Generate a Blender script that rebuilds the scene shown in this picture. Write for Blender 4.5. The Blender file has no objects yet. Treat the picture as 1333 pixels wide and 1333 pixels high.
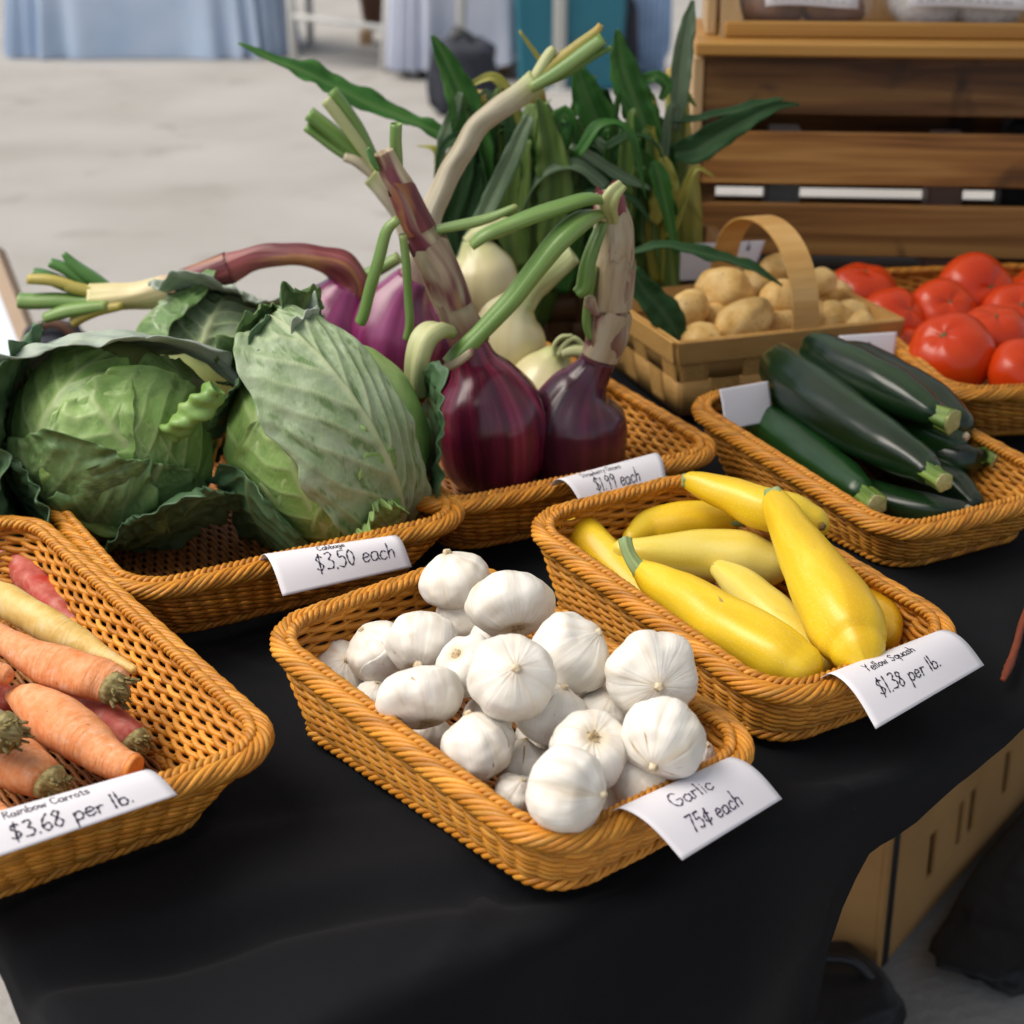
import bpy, math, random
import numpy as np
from mathutils import Vector, Matrix, noise as mnoise

# ------------------------------------------------------------------ camera, world, sun, exposure
SC = bpy.context.scene
COL = SC.collection
TZ = 0.74                       # table top height
H = 0.651                       # camera height over the table top
PITCH = 0.3932
FR = 1.655                      # focal length / sensor width
cam_d = bpy.data.cameras.new("camera")
cam = bpy.data.objects.new("camera", cam_d)
COL.objects.link(cam)
cam.location = (0, 0, TZ + H)
cam.rotation_euler = (math.pi / 2 - PITCH, 0, 0)
cam_d.sensor_fit = 'HORIZONTAL'
cam_d.sensor_width = 36.0
cam_d.lens = 36.0 * FR
cam_d.clip_end = 500
cam_d.clip_start = 0.05
cam_d.dof.use_dof = True
cam_d.dof.focus_distance = 1.30
cam_d.dof.aperture_fstop = 7.5
SC.camera = cam

world = bpy.data.worlds.new("World")
SC.world = world
world.use_nodes = True
wn = world.node_tree
bg = wn.nodes["Background"]
sky = wn.nodes.new("ShaderNodeTexSky")
sky.sky_type = 'NISHITA'
sky.sun_disc = False
SUN_EL, SUN_AZ = math.radians(56), math.radians(-98)     # azimuth measured from +y towards +x
sky.sun_elevation = SUN_EL
sky.sun_rotation = SUN_AZ
sky.air_density = 1.0
sky.dust_density = 3.0
sky.ozone_density = 1.0
hs = wn.nodes.new("ShaderNodeHueSaturation")          # an overcast, whiter sky
hs.inputs["Saturation"].default_value = 0.45
wn.links.new(sky.outputs[0], hs.inputs["Color"])
wn.links.new(hs.outputs[0], bg.inputs[0])
bg.inputs[1].default_value = 0.095
sun_d = bpy.data.lights.new("sun", 'SUN')
sun_d.energy = 2.3
sun_d.angle = math.radians(50)
sun_d.color = (1.0, 0.91, 0.79)
sun = bpy.data.objects.new("sun", sun_d)
COL.objects.link(sun)
sdir = Vector((math.cos(SUN_EL) * math.sin(SUN_AZ), math.cos(SUN_EL) * math.cos(SUN_AZ), math.sin(SUN_EL)))
sun.rotation_euler = sdir.to_track_quat('Z', 'Y').to_euler()
sun.location = (-4, -2, 6)
vs = SC.view_settings
vs.view_transform = 'Standard'
vs.look = 'None'
vs.gamma = 1
vs.exposure = 0.55
vs.use_curve_mapping = False

# ------------------------------------------------------------------ measuring helpers
CP, SP = math.cos(PITCH), math.sin(PITCH)
PX = 1333.0


def ray(px, py):
    a = (px - PX / 2) / (FR * PX)
    b = (PX / 2 - py) / (FR * PX)
    return np.array([a, CP + b * SP, -SP + b * CP])


def pt(px, py, h):
    """point seen at a pixel of the photograph, h above the table top"""
    d = ray(px, py)
    t = (h - H) / d[2]
    return np.array([0, 0, TZ + H]) + d * t


def at(px, py, Y):
    """point seen at a pixel, at distance Y in front of the camera foot"""
    d = ray(px, py)
    return np.array([0, 0, TZ + H]) + d * (Y / d[1])


def gp(px, py):
    d = ray(px, py)
    return np.array([0, 0, TZ + H]) + d * (-(TZ + H) / d[2])


def mpp(p):
    """metres per pixel at a point"""
    return (p[1] * CP - (p[2] - TZ - H) * SP) / (FR * PX)


# ------------------------------------------------------------------ object helpers
def tag(o, label=None, cat=None, group=None, kind=None):
    if label: o["label"] = label
    if cat: o["category"] = cat
    if group: o["group"] = group
    if kind: o["kind"] = kind
    return o


def thing(name, label, cat, loc, rz=0.0, group=None):
    o = bpy.data.objects.new(name, None)
    o.empty_display_size = 0.03
    COL.objects.link(o)
    o.location = tuple(float(c) for c in loc)
    o.rotation_euler = (0, 0, rz)
    return tag(o, label, cat, group)


def mesh(name, parts, mats, parent=None, local=False, smooth=True):
    """parts: list of dict(v, f, pc, tt, rnd, vein, mi); joins them into one mesh object"""
    V, F, A, MI, off = [], [], {'pc': [], 'tt': [], 'rnd': [], 'vein': []}, [], 0
    for p in parts:
        v = np.asarray(p['v'], float)
        n = len(v)
        V.append(v)
        for f in p['f']:
            F.append([int(i) + off for i in f])
        MI += [p.get('mi', 0)] * len(p['f'])
        A['pc'].append(np.asarray(p['pc'], float) if 'pc' in p else v)
        for k in ('tt', 'rnd', 'vein'):
            a = p.get(k, 0.0)
            A[k].append(np.full(n, a, float) if np.isscalar(a) else np.asarray(a, float))
        off += n
    V = np.concatenate(V)
    if parent is not None and not local:
        L = np.array(parent.location)
        r = parent.rotation_euler.z
        V = V - L
        if r:
            c, s = math.cos(-r), math.sin(-r)
            V = np.stack([V[:, 0] * c - V[:, 1] * s, V[:, 0] * s + V[:, 1] * c, V[:, 2]], 1)
    me = bpy.data.meshes.new(name)
    me.from_pydata(V.tolist(), [], F)
    for k in ('tt', 'rnd', 'vein'):
        at_ = me.attributes.new(k, 'FLOAT', 'POINT')
        at_.data.foreach_set('value', np.concatenate(A[k]).astype(np.float32))
    at_ = me.attributes.new('pc', 'FLOAT_VECTOR', 'POINT')
    at_.data.foreach_set('vector', np.concatenate(A['pc']).astype(np.float32).ravel())
    if not isinstance(mats, (list, tuple)): mats = [mats]
    for m in mats: me.materials.append(m)
    me.polygons.foreach_set('material_index', MI)
    me.polygons.foreach_set('use_smooth', [smooth and not p.get('flat') for p in parts for _ in p['f']])
    me.update()
    o = bpy.data.objects.new(name, me)
    COL.objects.link(o)
    if parent is not None: o.parent = parent
    return o


def catmull(P, n):
    """n samples per span through control rows P (any width)"""
    P = np.asarray(P, float)
    if len(P) < 3:
        return np.array([P[0] + (P[-1] - P[0]) * t for t in np.linspace(0, 1, n + 1)])
    Q = np.vstack([2 * P[0] - P[1], P, 2 * P[-1] - P[-2]])
    out = []
    for i in range(1, len(Q) - 2):
        p0, p1, p2, p3 = Q[i - 1:i + 3]
        for t in np.linspace(0, 1, n, endpoint=False):
            out.append(.5 * ((2 * p1) + (-p0 + p2) * t + (2 * p0 - 5 * p1 + 4 * p2 - p3) * t * t + (-p0 + 3 * p1 - 3 * p2 + p3) * t ** 3))
    out.append(P[-1])
    return np.array(out)


def nrm(v):
    return v / (np.linalg.norm(v, axis=-1, keepdims=True) + 1e-12)


def sweep(P, R, ns=16, c0='round', c1='round', prof=None, rnd=0.0, jit=0.0, seed=0):
    """tube of varying radius through points P; prof(theta, t) scales the radius"""
    P = np.asarray(P, float); R = np.asarray(R, float)
    def cap(P, R, kind):
        t = nrm(P[0] - P[1]); r = R[0]
        if kind == 'round':
            a = np.linspace(0, math.pi / 2, 6)[1:][::-1]
            return np.vstack([[P[0] + t * r * math.sin(x) for x in a], P]), np.concatenate([[max(r * math.cos(x), r * .02) for x in a], R])
        if kind == 'flat':
            return np.vstack([[P[0] + t * r * .04, P[0] + t * r * .03], P]), np.concatenate([[r * .02, r * .93], R])
        if kind == 'hollow':
            return np.vstack([[P[0] - t * r * 1.4, P[0] - t * r * .8, P[0] + t * r * .02], P]), np.concatenate([[r * .3, r * .75, r * .85], R])
        return P, R
    P, R = cap(P, R, c0)
    P2, R2 = cap(P[::-1], R[::-1], c1)
    P, R = P2[::-1], R2[::-1]
    n = len(P)
    T = nrm(np.gradient(P, axis=0))
    for i in range(1, n):
        if np.dot(T[i], T[i - 1]) < -.2: T[i] = -T[i]
    ref = np.array([0, 0, 1.]) if abs(T[0][2]) < .9 else np.array([1., 0, 0])
    N = np.zeros_like(P); N[0] = nrm(np.cross(T[0], ref))
    for i in range(1, n):
        N[i] = nrm(N[i - 1] - T[i] * np.dot(N[i - 1], T[i]))
    B = np.cross(T, N)
    th = np.linspace(0, 2 * math.pi, ns, endpoint=False)
    L = np.concatenate([[0], np.cumsum(np.linalg.norm(np.diff(P, axis=0), axis=1))])
    tt = L / L[-1]
    V = np.zeros((n, ns, 3)); pc = np.zeros((n, ns, 3))
    r0 = max(R)
    for i in range(n):
        m = np.ones(ns) if prof is None else np.array([prof(x, tt[i]) for x in th])
        V[i] = P[i] + (np.cos(th) * m * R[i])[:, None] * N[i] + (np.sin(th) * m * R[i])[:, None] * B[i]
        pc[i] = np.stack([np.cos(th) * r0, np.sin(th) * r0, np.full(ns, L[i])], 1)
    pc = pc.reshape(-1, 3) + np.array([rnd * 7.1, rnd * 3.3, rnd * 5.7])
    V = V.reshape(-1, 3)
    if jit:
        for k in range(len(V)):
            V[k] += np.array(mnoise.noise_vector(Vector(V[k] * 28) + Vector((seed, seed * 2, 0)))) * jit
    F = []
    for i in range(n - 1):
        for j in range(ns):
            k = (j + 1) % ns
            F.append((i * ns + j, i * ns + k, (i + 1) * ns + k, (i + 1) * ns + j))
    F.append(tuple(range(ns))[::-1]); F.append(tuple((n - 1) * ns + j for j in range(ns)))
    return dict(v=V, f=F, pc=pc, tt=np.repeat(tt, ns), rnd=rnd)


def looptube(P, r, ns=5, closed=True, rnd=0.0):
    """fast tube for nearly level paths (wicker strands)"""
    P = np.asarray(P, float); n = len(P)
    if closed:
        T = nrm(np.roll(P, -1, 0) - np.roll(P, 1, 0))
    else:
        T = nrm(np.gradient(P, axis=0))
    ref = np.array([0, 0, 1.])
    N = np.cross(T, ref)
    bad = np.linalg.norm(N, axis=1) < .15
    N[bad] = np.cross(T[bad], np.array([1., 0.3, 0]))
    N = nrm(N); B = np.cross(T, N)
    th = np.linspace(0, 2 * math.pi, ns, endpoint=False)
    V = P[:, None, :] + r * (np.cos(th)[None, :, None] * N[:, None, :] + np.sin(th)[None, :, None] * B[:, None, :])
    m = n if closed else n - 1
    i = np.arange(m)[:, None]; j = np.arange(ns)[None, :]
    i2 = (i + 1) % n; j2 = (j + 1) % ns
    F = np.stack([i * ns + j, i * ns + j2, i2 * ns + j2, i2 * ns + j], -1).reshape(-1, 4).tolist()
    L = np.concatenate([[0], np.cumsum(np.linalg.norm(np.diff(P, axis=0), axis=1))])
    pc = np.stack([np.repeat(L, ns), np.tile(np.cos(th) * .01, n), np.full(n * ns, rnd * 9)], 1)
    return dict(v=V.reshape(-1, 3), f=F, pc=pc, rnd=rnd)


def grid(fn, nu, nv, **kw):
    """surface patch fn(i/nu, j/nv) -> point"""
    V = []; pc = []; tt = []
    for i in range(nu + 1):
        for j in range(nv + 1):
            V.append(fn(i / nu, j / nv)); pc.append((i / nu, j / nv, 0)); tt.append(j / nv)
    F = [(i * (nv + 1) + j, (i + 1) * (nv + 1) + j, (i + 1) * (nv + 1) + j + 1, i * (nv + 1) + j + 1) for i in range(nu) for j in range(nv)]
    d = dict(v=np.array(V, float), f=F, pc=np.array(pc), tt=np.array(tt))
    d.update(kw)
    return d


def box(c, s, rz=0.0, bev=0.003, M=None, rnd=0.0):
    """bevelled box: centre c, size s"""
    hx, hy, hz = s[0] / 2, s[1] / 2, s[2] / 2
    b = min(bev, hx * .8, hy * .8, hz * .8)
    V = []; idx = {}
    for sx in (-1, 1):
        for sy in (-1, 1):
            for sz in (-1, 1):
                for ax in range(3):
                    p = [sx * (hx - b), sy * (hy - b), sz * (hz - b)]
                    p[ax] = (sx * hx, sy * hy, sz * hz)[ax]
                    idx[sx, sy, sz, ax] = len(V); V.append(p)
    F = []
    for ax in range(3):
        o = [a for a in range(3) if a != ax]
        for s_ in (-1, 1):
            q = []
            for a, bb in ((-1, -1), (1, -1), (1, 1), (-1, 1)):
                k = [0, 0, 0]; k[ax] = s_; k[o[0]] = a; k[o[1]] = bb
                q.append(idx[k[0], k[1], k[2], ax])
            F.append(q)
    for ax in range(3):
        o = [a for a in range(3) if a != ax]
        for a in (-1, 1):
            for bb in (-1, 1):
                k0 = [0, 0, 0]; k1 = [0, 0, 0]
                k0[ax] = -1; k1[ax] = 1
                k0[o[0]] = k1[o[0]] = a; k0[o[1]] = k1[o[1]] = bb
                F.append([idx[(*k0, o[0])], idx[(*k1, o[0])], idx[(*k1, o[1])], idx[(*k0, o[1])]])
    for sx in (-1, 1):
        for sy in (-1, 1):
            for sz in (-1, 1):
                F.append([idx[sx, sy, sz, a] for a in range(3)])
    V = np.array(V)
    # consistent outward winding
    F2 = []
    for f in F:
        p = V[f]; nn = np.cross(p[1] - p[0], p[2] - p[0])
        F2.append(f if np.dot(nn, p.mean(0)) > 0 else f[::-1])
    pc = V.copy() + rnd * 5
    if M is not None: V = V @ np.array(M).T
    c_, s_ = math.cos(rz), math.sin(rz)
    V = np.stack([V[:, 0] * c_ - V[:, 1] * s_, V[:, 0] * s_ + V[:, 1] * c_, V[:, 2]], 1) + np.asarray(c, float)
    return dict(v=V, f=F2, pc=pc, rnd=rnd, flat=True)


def xf(p, fn):
    q = dict(p); q['v'] = np.array([fn(x) for x in p['v']]); return q


# ------------------------------------------------------------------ material helper
def srgb(r, g, b):
    f = lambda c: (c / 255 / 12.92) if c <= 10 else ((c / 255 + .055) / 1.055) ** 2.4
    return (f(r), f(g), f(b))


def mat(name, cols, scale=10.0, stretch=(1, 1, 1), src='pc', detail=4.0, rough=.5, dist=0.0, grad=None, patch=None,
        bump=0.0, bscale=None, bstretch=None, spec=.5, coat=0.0, sss=0.0, sheen=0.0, rnd=0.0, vein=None, trans=0.0,
        coat_rough=.15, speck=None, mark=None, wave=None, alpha=None, rvar=0.0):
    """procedural Principled material.
    cols: colour ramp over noise; grad: ramp over 'tt' with alpha; patch: (scale, lo, hi, colour) blotches;
    vein: colour mixed in by the 'vein' attribute; speck: (scale, threshold, colour) small dots; rnd: brightness spread by 'rnd'"""
    m = bpy.data.materials.new(name)
    m.use_nodes = True
    nt = m.node_tree; N = nt.nodes; L = nt.links
    b = N["Principled BSDF"]

    def mapping(st, source):
        if source == 'obj':
            c = N.new("ShaderNodeTexCoord").outputs["Object"]
        else:
            a = N.new("ShaderNodeAttribute"); a.attribute_name = 'pc'; c = a.outputs["Vector"]
        mp = N.new("ShaderNodeMapping"); mp.inputs["Scale"].default_value = st
        L.new(c, mp.inputs["Vector"])
        return mp.outputs[0]

    def noise(sc, st, source, det=detail, ds=0.0):
        n = N.new("ShaderNodeTexNoise"); n.inputs["Scale"].default_value = sc; n.inputs["Detail"].default_value = det
        n.inputs["Distortion"].default_value = ds
        L.new(mapping(st, source), n.inputs["Vector"])
        return n.outputs["Fac"]

    def ramp(fac, stops):
        r = N.new("ShaderNodeValToRGB"); e = r.color_ramp.elements
        while len(e) < len(stops): e.new(.5)
        for el, s in zip(e, stops):
            el.position = s[0]; c = s[1]; el.color = (c[0], c[1], c[2], s[2] if len(s) > 2 else 1)
        L.new(fac, r.inputs[0])
        return r

    def mix(fac, a, c, mode='MIX'):
        x = N.new("ShaderNodeMix"); x.data_type = 'RGBA'; x.blend_type = mode
        if isinstance(fac, float): x.inputs[0].default_value = fac
        else: L.new(fac, x.inputs[0])
        for k, v in ((6, a), (7, c)):
            if isinstance(v, tuple): x.inputs[k].default_value = (*v[:3], 1)
            else: L.new(v, x.inputs[k])
        return x.outputs[2]

    def math_(op, a, c):
        x = N.new("ShaderNodeMath"); x.operation = op; x.use_clamp = True
        for k, v in ((0, a), (1, c)):
            if isinstance(v, (int, float)): x.inputs[k].default_value = v
            else: L.new(v, x.inputs[k])
        return x.outputs[0]

    def attr(nm):
        a = N.new("ShaderNodeAttribute"); a.attribute_name = nm
        return a.outputs["Fac"]

    if len(cols) == 1: cols = [(0, cols[0]), (1, cols[0])]
    elif not isinstance(cols[0][1], tuple): cols = [(.3 + .4 * i / (len(cols) - 1), c) for i, c in enumerate(cols)]
    nf = noise(scale, stretch, src, ds=dist)
    col = ramp(nf, cols).outputs[0]
    if wave:
        wv = N.new("ShaderNodeTexWave"); wv.inputs["Scale"].default_value = wave[0]; wv.inputs["Distortion"].default_value = wave[1]
        wv.inputs["Detail"].default_value = 3; wv.bands_direction = wave[3] if len(wave) > 3 else 'X'
        L.new(mapping(stretch, src), wv.inputs["Vector"])
        col = mix(math_('MULTIPLY', wv.outputs["Fac"], wave[4] if len(wave) > 4 else .6), col, wave[2])
    if patch:
        for (sc, lo, hi, c) in (patch if isinstance(patch, list) else [patch]):
            pf = noise(sc, (1, 1, max(stretch[2], .3)), src, 3.0, .6)
            pr = ramp(pf, [(lo, (0, 0, 0)), (hi, (1, 1, 1))]).outputs[0]
            col = mix(pr, col, c)
    if speck:
        vo = N.new("ShaderNodeTexVoronoi"); vo.inputs["Scale"].default_value = speck[0]
        L.new(mapping((1, 1, 1), src), vo.inputs["Vector"])
        sr = ramp(vo.outputs["Distance"], [(speck[1] * .5, (1, 1, 1)), (speck[1], (0, 0, 0))]).outputs[0]
        col = mix(math_('MULTIPLY', sr, math_('MULTIPLY', nf, speck[3] if len(speck) > 3 else 1.2)), col, speck[2])
    if grad:
        g = ramp(math_('ADD', attr('tt'), math_('MULTIPLY', math_('SUBTRACT', noise(scale * .6, stretch, src), .5), .16)), grad)
        col = mix(g.outputs[1], col, g.outputs[0])
    if mark:
        col = mix(attr('rnd'), col, mark)
    if vein:
        col = mix(attr('vein'), col, vein)
    if rnd:
        f = math_('ADD', math_('MULTIPLY', attr('rnd'), rnd), 1 - rnd)
        x = N.new("ShaderNodeMix"); x.data_type = 'RGBA'; x.blend_type = 'MULTIPLY'; x.inputs[0].default_value = 1
        L.new(col, x.inputs[6]); L.new(f, x.inputs[7]); col = x.outputs[2]
    L.new(col, b.inputs["Base Color"])
    b.inputs["Roughness"].default_value = rough
    if rvar:
        L.new(math_('ADD', math_('MULTIPLY', noise(scale * 2, stretch, src), rvar), rough - rvar / 2), b.inputs["Roughness"])
    b.inputs["Specular IOR Level"].default_value = spec
    b.inputs["Coat Weight"].default_value = coat
    b.inputs["Coat Roughness"].default_value = coat_rough
    b.inputs["Subsurface Weight"].default_value = sss
    if sss:
        b.inputs["Subsurface Radius"].default_value = (1.0, .6, .35); b.inputs["Subsurface Scale"].default_value = .006
    b.inputs["Sheen Weight"].default_value = sheen
    if bump:
        bn = N.new("ShaderNodeBump"); bn.inputs["Strength"].default_value = 1.0; bn.inputs["Distance"].default_value = bump
        L.new(noise(bscale or scale * 2, bstretch or stretch, src, 5.0), bn.inputs["Height"])
        L.new(bn.outputs[0], b.inputs["Normal"])
    if alpha is not None:
        b.inputs["Alpha"].default_value = alpha
    if trans:
        # leaf: some light passes through
        td = N.new("ShaderNodeBsdfTranslucent"); L.new(col, td.inputs["Color"])
        ms = N.new("ShaderNodeMixShader"); ms.inputs[0].default_value = trans
        L.new(b.outputs[0], ms.inputs[1]); L.new(td.outputs[0], ms.inputs[2])
        L.new(ms.outputs[0], N["Material Output"].inputs[0])
    return m


rng = random.Random(7)
# ------------------------------------------------------------------ materials
M = {}
M['concrete'] = mat('concrete', [(.25, (.31, .295, .27)), (.5, (.37, .355, .335)), (.75, (.41, .40, .38))], 1.1, src='obj', detail=8, rough=.85, bump=.004, bscale=60,
                    patch=[(.35, .55, .75, (.33, .315, .29)), (3.0, .60, .70, (.30, .285, .26))], spec=.3)
M['cloth'] = mat('black cloth', [(0, (.0048, .0048, .0056)), (1, (.0085, .0095, .0125))], 9, src='obj', rough=.8, sheen=.035, bump=.0004, bscale=900, spec=.07, speck=(22, .016, (.16, .16, .17), 1.0))
M['table'] = mat('table top', [(.12, .12, .12)], rough=.6)
M['wicker'] = mat('wicker', [(.3, (.56, .20, .016)), (.5, (.72, .295, .030)), (.7, (.82, .39, .058))], 30, stretch=(.5, 1, 1), rough=.45, rnd=.42, spec=.35, coat=.06, coat_rough=.3, bump=.0002, bscale=300)
M['wicker_dark'] = mat('wicker floor', [(.3, (.26, .09, .017)), (.7, (.42, .17, .04))], 30, rough=.5, rnd=.35)
M['paper'] = mat('card paper', [(.70, .685, .73), (.73, .715, .76)], 6, src='obj', rough=.7, spec=.3)
M['ink'] = mat('marker ink', [(.012, .008, .03)], rough=.5)
M['ink_purple'] = mat('purple marker ink', [(.035, .012, .06)], rough=.5)
M['garlic'] = mat('garlic skin', [(.25, (.70, .63, .52)), (.42, (.79, .75, .67)), (.75, (.83, .81, .76))], 110, stretch=(1, 1, .06), rough=.45, sss=.10, bump=.0012, bscale=150,
                  bstretch=(1, 1, .08), grad=[(0, (.50, .36, .18), .9), (.07, (.62, .52, .34), .6), (.16, (.75, .7, .6), 0), (.86, (.75, .7, .62), 0), (.97, (.62, .5, .36), .5)],
                  patch=[(45, .58, .78, (.66, .56, .42)), (120, .70, .73, (.40, .27, .14)), (30, .62, .80, (.70, .60, .60))])
M['garlic_root'] = mat('garlic root plate', [(.35, (.30, .20, .09)), (.65, (.58, .46, .28))], 300, rough=.9, bump=.002, bscale=400)
M['garlic_neck'] = mat('garlic neck', [(.35, (.45, .33, .18)), (.65, (.72, .62, .44))], 200, stretch=(1, 1, .2), rough=.7, bump=.0008)
M['squash'] = mat('squash skin', [(.3, (.70, .42, .006)), (.5, (.79, .53, .012)), (.7, (.83, .61, .04))], 38, stretch=(1, 1, .25), rough=.38, coat=.08, sss=.06, speck=(420, .28, (.87, .70, .22), 1.0),
                  patch=[(30, .62, .78, (.72, .40, .006)), (75, .705, .73, (.45, .29, .07))], bump=.0010, bscale=30)
M['squash_pale'] = mat('pale squash skin', [(.3, (.73, .55, .05)), (.5, (.79, .63, .10)), (.7, (.82, .69, .18))], 38, stretch=(1, 1, .25), rough=.38, coat=.08, sss=.06,
                       speck=(420, .3, (.86, .74, .32), .9), bump=.0005, bscale=40, patch=[(42, .66, .72, (.55, .40, .05))])
M['squash_orange'] = mat('deep yellow squash skin', [(.3, (.66, .30, .004)), (.7, (.78, .45, .012))], 38, stretch=(1, 1, .25), rough=.3, coat=.18, sss=.06, speck=(420, .28, (.85, .62, .14), .8), bump=.0005, bscale=40)
M['squash_stem'] = mat('squash stem', [(.3, (.16, .27, .09)), (.7, (.33, .42, .18))], 120, stretch=(1, 1, .1), rough=.5, bump=.001,
                       grad=[(0, (.55, .50, .12), .8), (.3, (.3, .4, .15), 0)])
M['zuc'] = mat('zucchini skin', [(.3, (.0020, .0105, .0030)), (.55, (.0045, .021, .0055)), (.75, (.012, .045, .010))], 60, stretch=(1, 1, .05), rough=.27, coat=.2, coat_rough=.22,
               speck=(500, .25, (.03, .07, .022), .8), bump=.0004, bscale=60, bstretch=(1, 1, .1))
M['zuc_green'] = mat('green zucchini skin', [(.3, (.005, .026, .007)), (.55, (.010, .055, .010)), (.75, (.024, .10, .018))], 50, stretch=(1, 1, .06), rough=.30, coat=.18, coat_rough=.3,
                     speck=(500, .25, (.05, .13, .04), .8), bump=.0004, bscale=60)
M['zuc_stem'] = mat('zucchini stem', [(.3, (.055, .12, .015)), (.7, (.20, .30, .05))], 220, stretch=(1, 1, .08), rough=.5, bump=.0012, bscale=200)
M['zuc_cut'] = mat('cut stem', [(.3, (.30, .34, .08)), (.7, (.50, .46, .22))], 300, rough=.7)
M['c_orange'] = mat('orange carrot', [(.25, (.64, .22, .07)), (.5, (.72, .30, .125)), (.75, (.74, .38, .21))], 150, stretch=(1, 1, 1.2), detail=6, rough=.66, spec=.35, sss=.05,
                    patch=[(28, .58, .85, (.66, .17, .035)), (90, .60, .80, (.73, .44, .30)), (260, .69, .72, (.30, .13, .05))], bump=.0022, bscale=110, bstretch=(.3, .3, 2.2))
M['c_yellow'] = mat('yellow carrot', [(.28, (.60, .38, .09)), (.5, (.70, .49, .16)), (.72, (.72, .57, .28))], 80, detail=6, rough=.6, sss=.08,
                    patch=[(40, .6, .72, (.58, .38, .07))], bump=.0012, bscale=100, bstretch=(.3, .3, 2.2))
M['c_red'] = mat('red carrot', [(.28, (.34, .045, .03)), (.5, (.48, .11, .08)), (.72, (.55, .24, .20))], 90, detail=6, rough=.62, sss=.06,
                 patch=[(45, .56, .70, (.42, .03, .015))], bump=.0012, bscale=100, bstretch=(.3, .3, 2.2))
M['c_crown'] = mat('carrot crown', [(.3, (.10, .075, .03)), (.5, (.22, .18, .06)), (.7, (.42, .36, .17))], 180, rough=.8, bump=.002, bscale=200)
M['c_grey'] = mat('dusty carrot', [(.3, (.20, .15, .09)), (.5, (.34, .25, .16)), (.7, (.44, .33, .22))], 120, rough=.8, bump=.0015, bscale=150, bstretch=(.4, .4, 2))
M['c_cut'] = mat('cut carrot', [(.3, (.60, .17, .03)), (.7, (.70, .27, .06))], 200, rough=.55)
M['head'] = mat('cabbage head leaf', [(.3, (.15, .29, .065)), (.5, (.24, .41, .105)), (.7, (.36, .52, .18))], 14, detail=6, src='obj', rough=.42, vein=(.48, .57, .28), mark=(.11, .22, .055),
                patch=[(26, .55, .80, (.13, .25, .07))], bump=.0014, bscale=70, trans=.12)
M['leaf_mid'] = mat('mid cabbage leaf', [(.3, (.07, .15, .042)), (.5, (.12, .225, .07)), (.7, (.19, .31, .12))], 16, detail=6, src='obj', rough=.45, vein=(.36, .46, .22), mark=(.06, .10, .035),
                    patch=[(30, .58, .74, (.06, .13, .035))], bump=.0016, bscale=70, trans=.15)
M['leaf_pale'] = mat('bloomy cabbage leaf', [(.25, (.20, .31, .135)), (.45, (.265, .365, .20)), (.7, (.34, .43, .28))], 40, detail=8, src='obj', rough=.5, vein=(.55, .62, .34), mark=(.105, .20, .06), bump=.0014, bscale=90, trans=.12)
M['leaf_grey'] = mat('skylit glaucous cabbage leaf', [(.3, (.25, .33, .25)), (.5, (.36, .43, .36)), (.7, (.46, .52, .47))], 22, detail=6, src='obj', rough=.5, vein=(.48, .54, .40), bump=.0014, bscale=80, trans=.12)  # grey bloom, lightened to paint in sky light on the upward leaves
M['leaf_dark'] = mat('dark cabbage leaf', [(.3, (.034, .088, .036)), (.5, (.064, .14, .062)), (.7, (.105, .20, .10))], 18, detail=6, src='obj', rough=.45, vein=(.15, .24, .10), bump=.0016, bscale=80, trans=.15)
M['core'] = mat('cabbage heart', [(.3, (.30, .37, .10)), (.7, (.46, .50, .19))], 14, src='obj', rough=.45, bump=.0012, bscale=50)
M['stub'] = mat('cut leaf rib', [(.3, (.30, .38, .14)), (.7, (.5, .52, .28))], 60, rough=.6, bump=.001)
M['onion'] = mat('red onion skin', [(.30, (.040, .004, .014)), (.48, (.105, .007, .030)), (.6, (.19, .014, .05)), (.72, (.32, .05, .11))], 75, stretch=(1, 1, .03), detail=5, rough=.24, coat=.35, coat_rough=.2,
                 patch=[(24, .55, .8, (.035, .004, .014))], bump=.0006, bscale=70, bstretch=(1, 1, .03), speck=(160, .12, (.35, .12, .16), .6))
M['onion_dark'] = mat('dark red onion skin', [(.3, (.026, .004, .012)), (.5, (.07, .008, .028)), (.65, (.13, .018, .05)), (.78, (.24, .06, .11))], 45, stretch=(1, 1, .06), detail=5, rough=.25, coat=.35, coat_rough=.2, bump=.0006, bscale=70, bstretch=(1, 1, .03))
M['onion_pink'] = mat('magenta onion skin', [(.3, (.09, .006, .045)), (.5, (.19, .02, .10)), (.72, (.32, .07, .20))], 40, stretch=(1, 1, .08), detail=5, rough=.28, coat=.3, coat_rough=.25, bump=.0006, bscale=70, bstretch=(1, 1, .04))
M['onion_white'] = mat('white onion skin', [(.3, (.58, .51, .24)), (.5, (.69, .62, .35)), (.7, (.75, .70, .47))], 30, stretch=(1, 1, .08), rough=.3, coat=.2, sss=.1,
                       grad=[(.78, (.5, .52, .22), 0), (1, (.36, .46, .14), .7)], bump=.0004, bscale=50, bstretch=(1, 1, .05))
M['neck_tan'] = mat('papery onion neck', [(.3, (.24, .16, .09)), (.42, (.36, .27, .16)), (.55, (.45, .38, .25)), (.75, (.54, .48, .34))], 90, stretch=(1, 1, .07), detail=7, rough=.5,
                    patch=[(24, .50, .62, (.15, .03, .05)), (40, .62, .76, (.32, .15, .04))], bump=.0014, bscale=120, bstretch=(1, 1, .1), grad=[(0, (.10, .014, .035), 1), (.10, (.14, .03, .04), .7), (.2, (.3, .2, .1), 0)])
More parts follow.
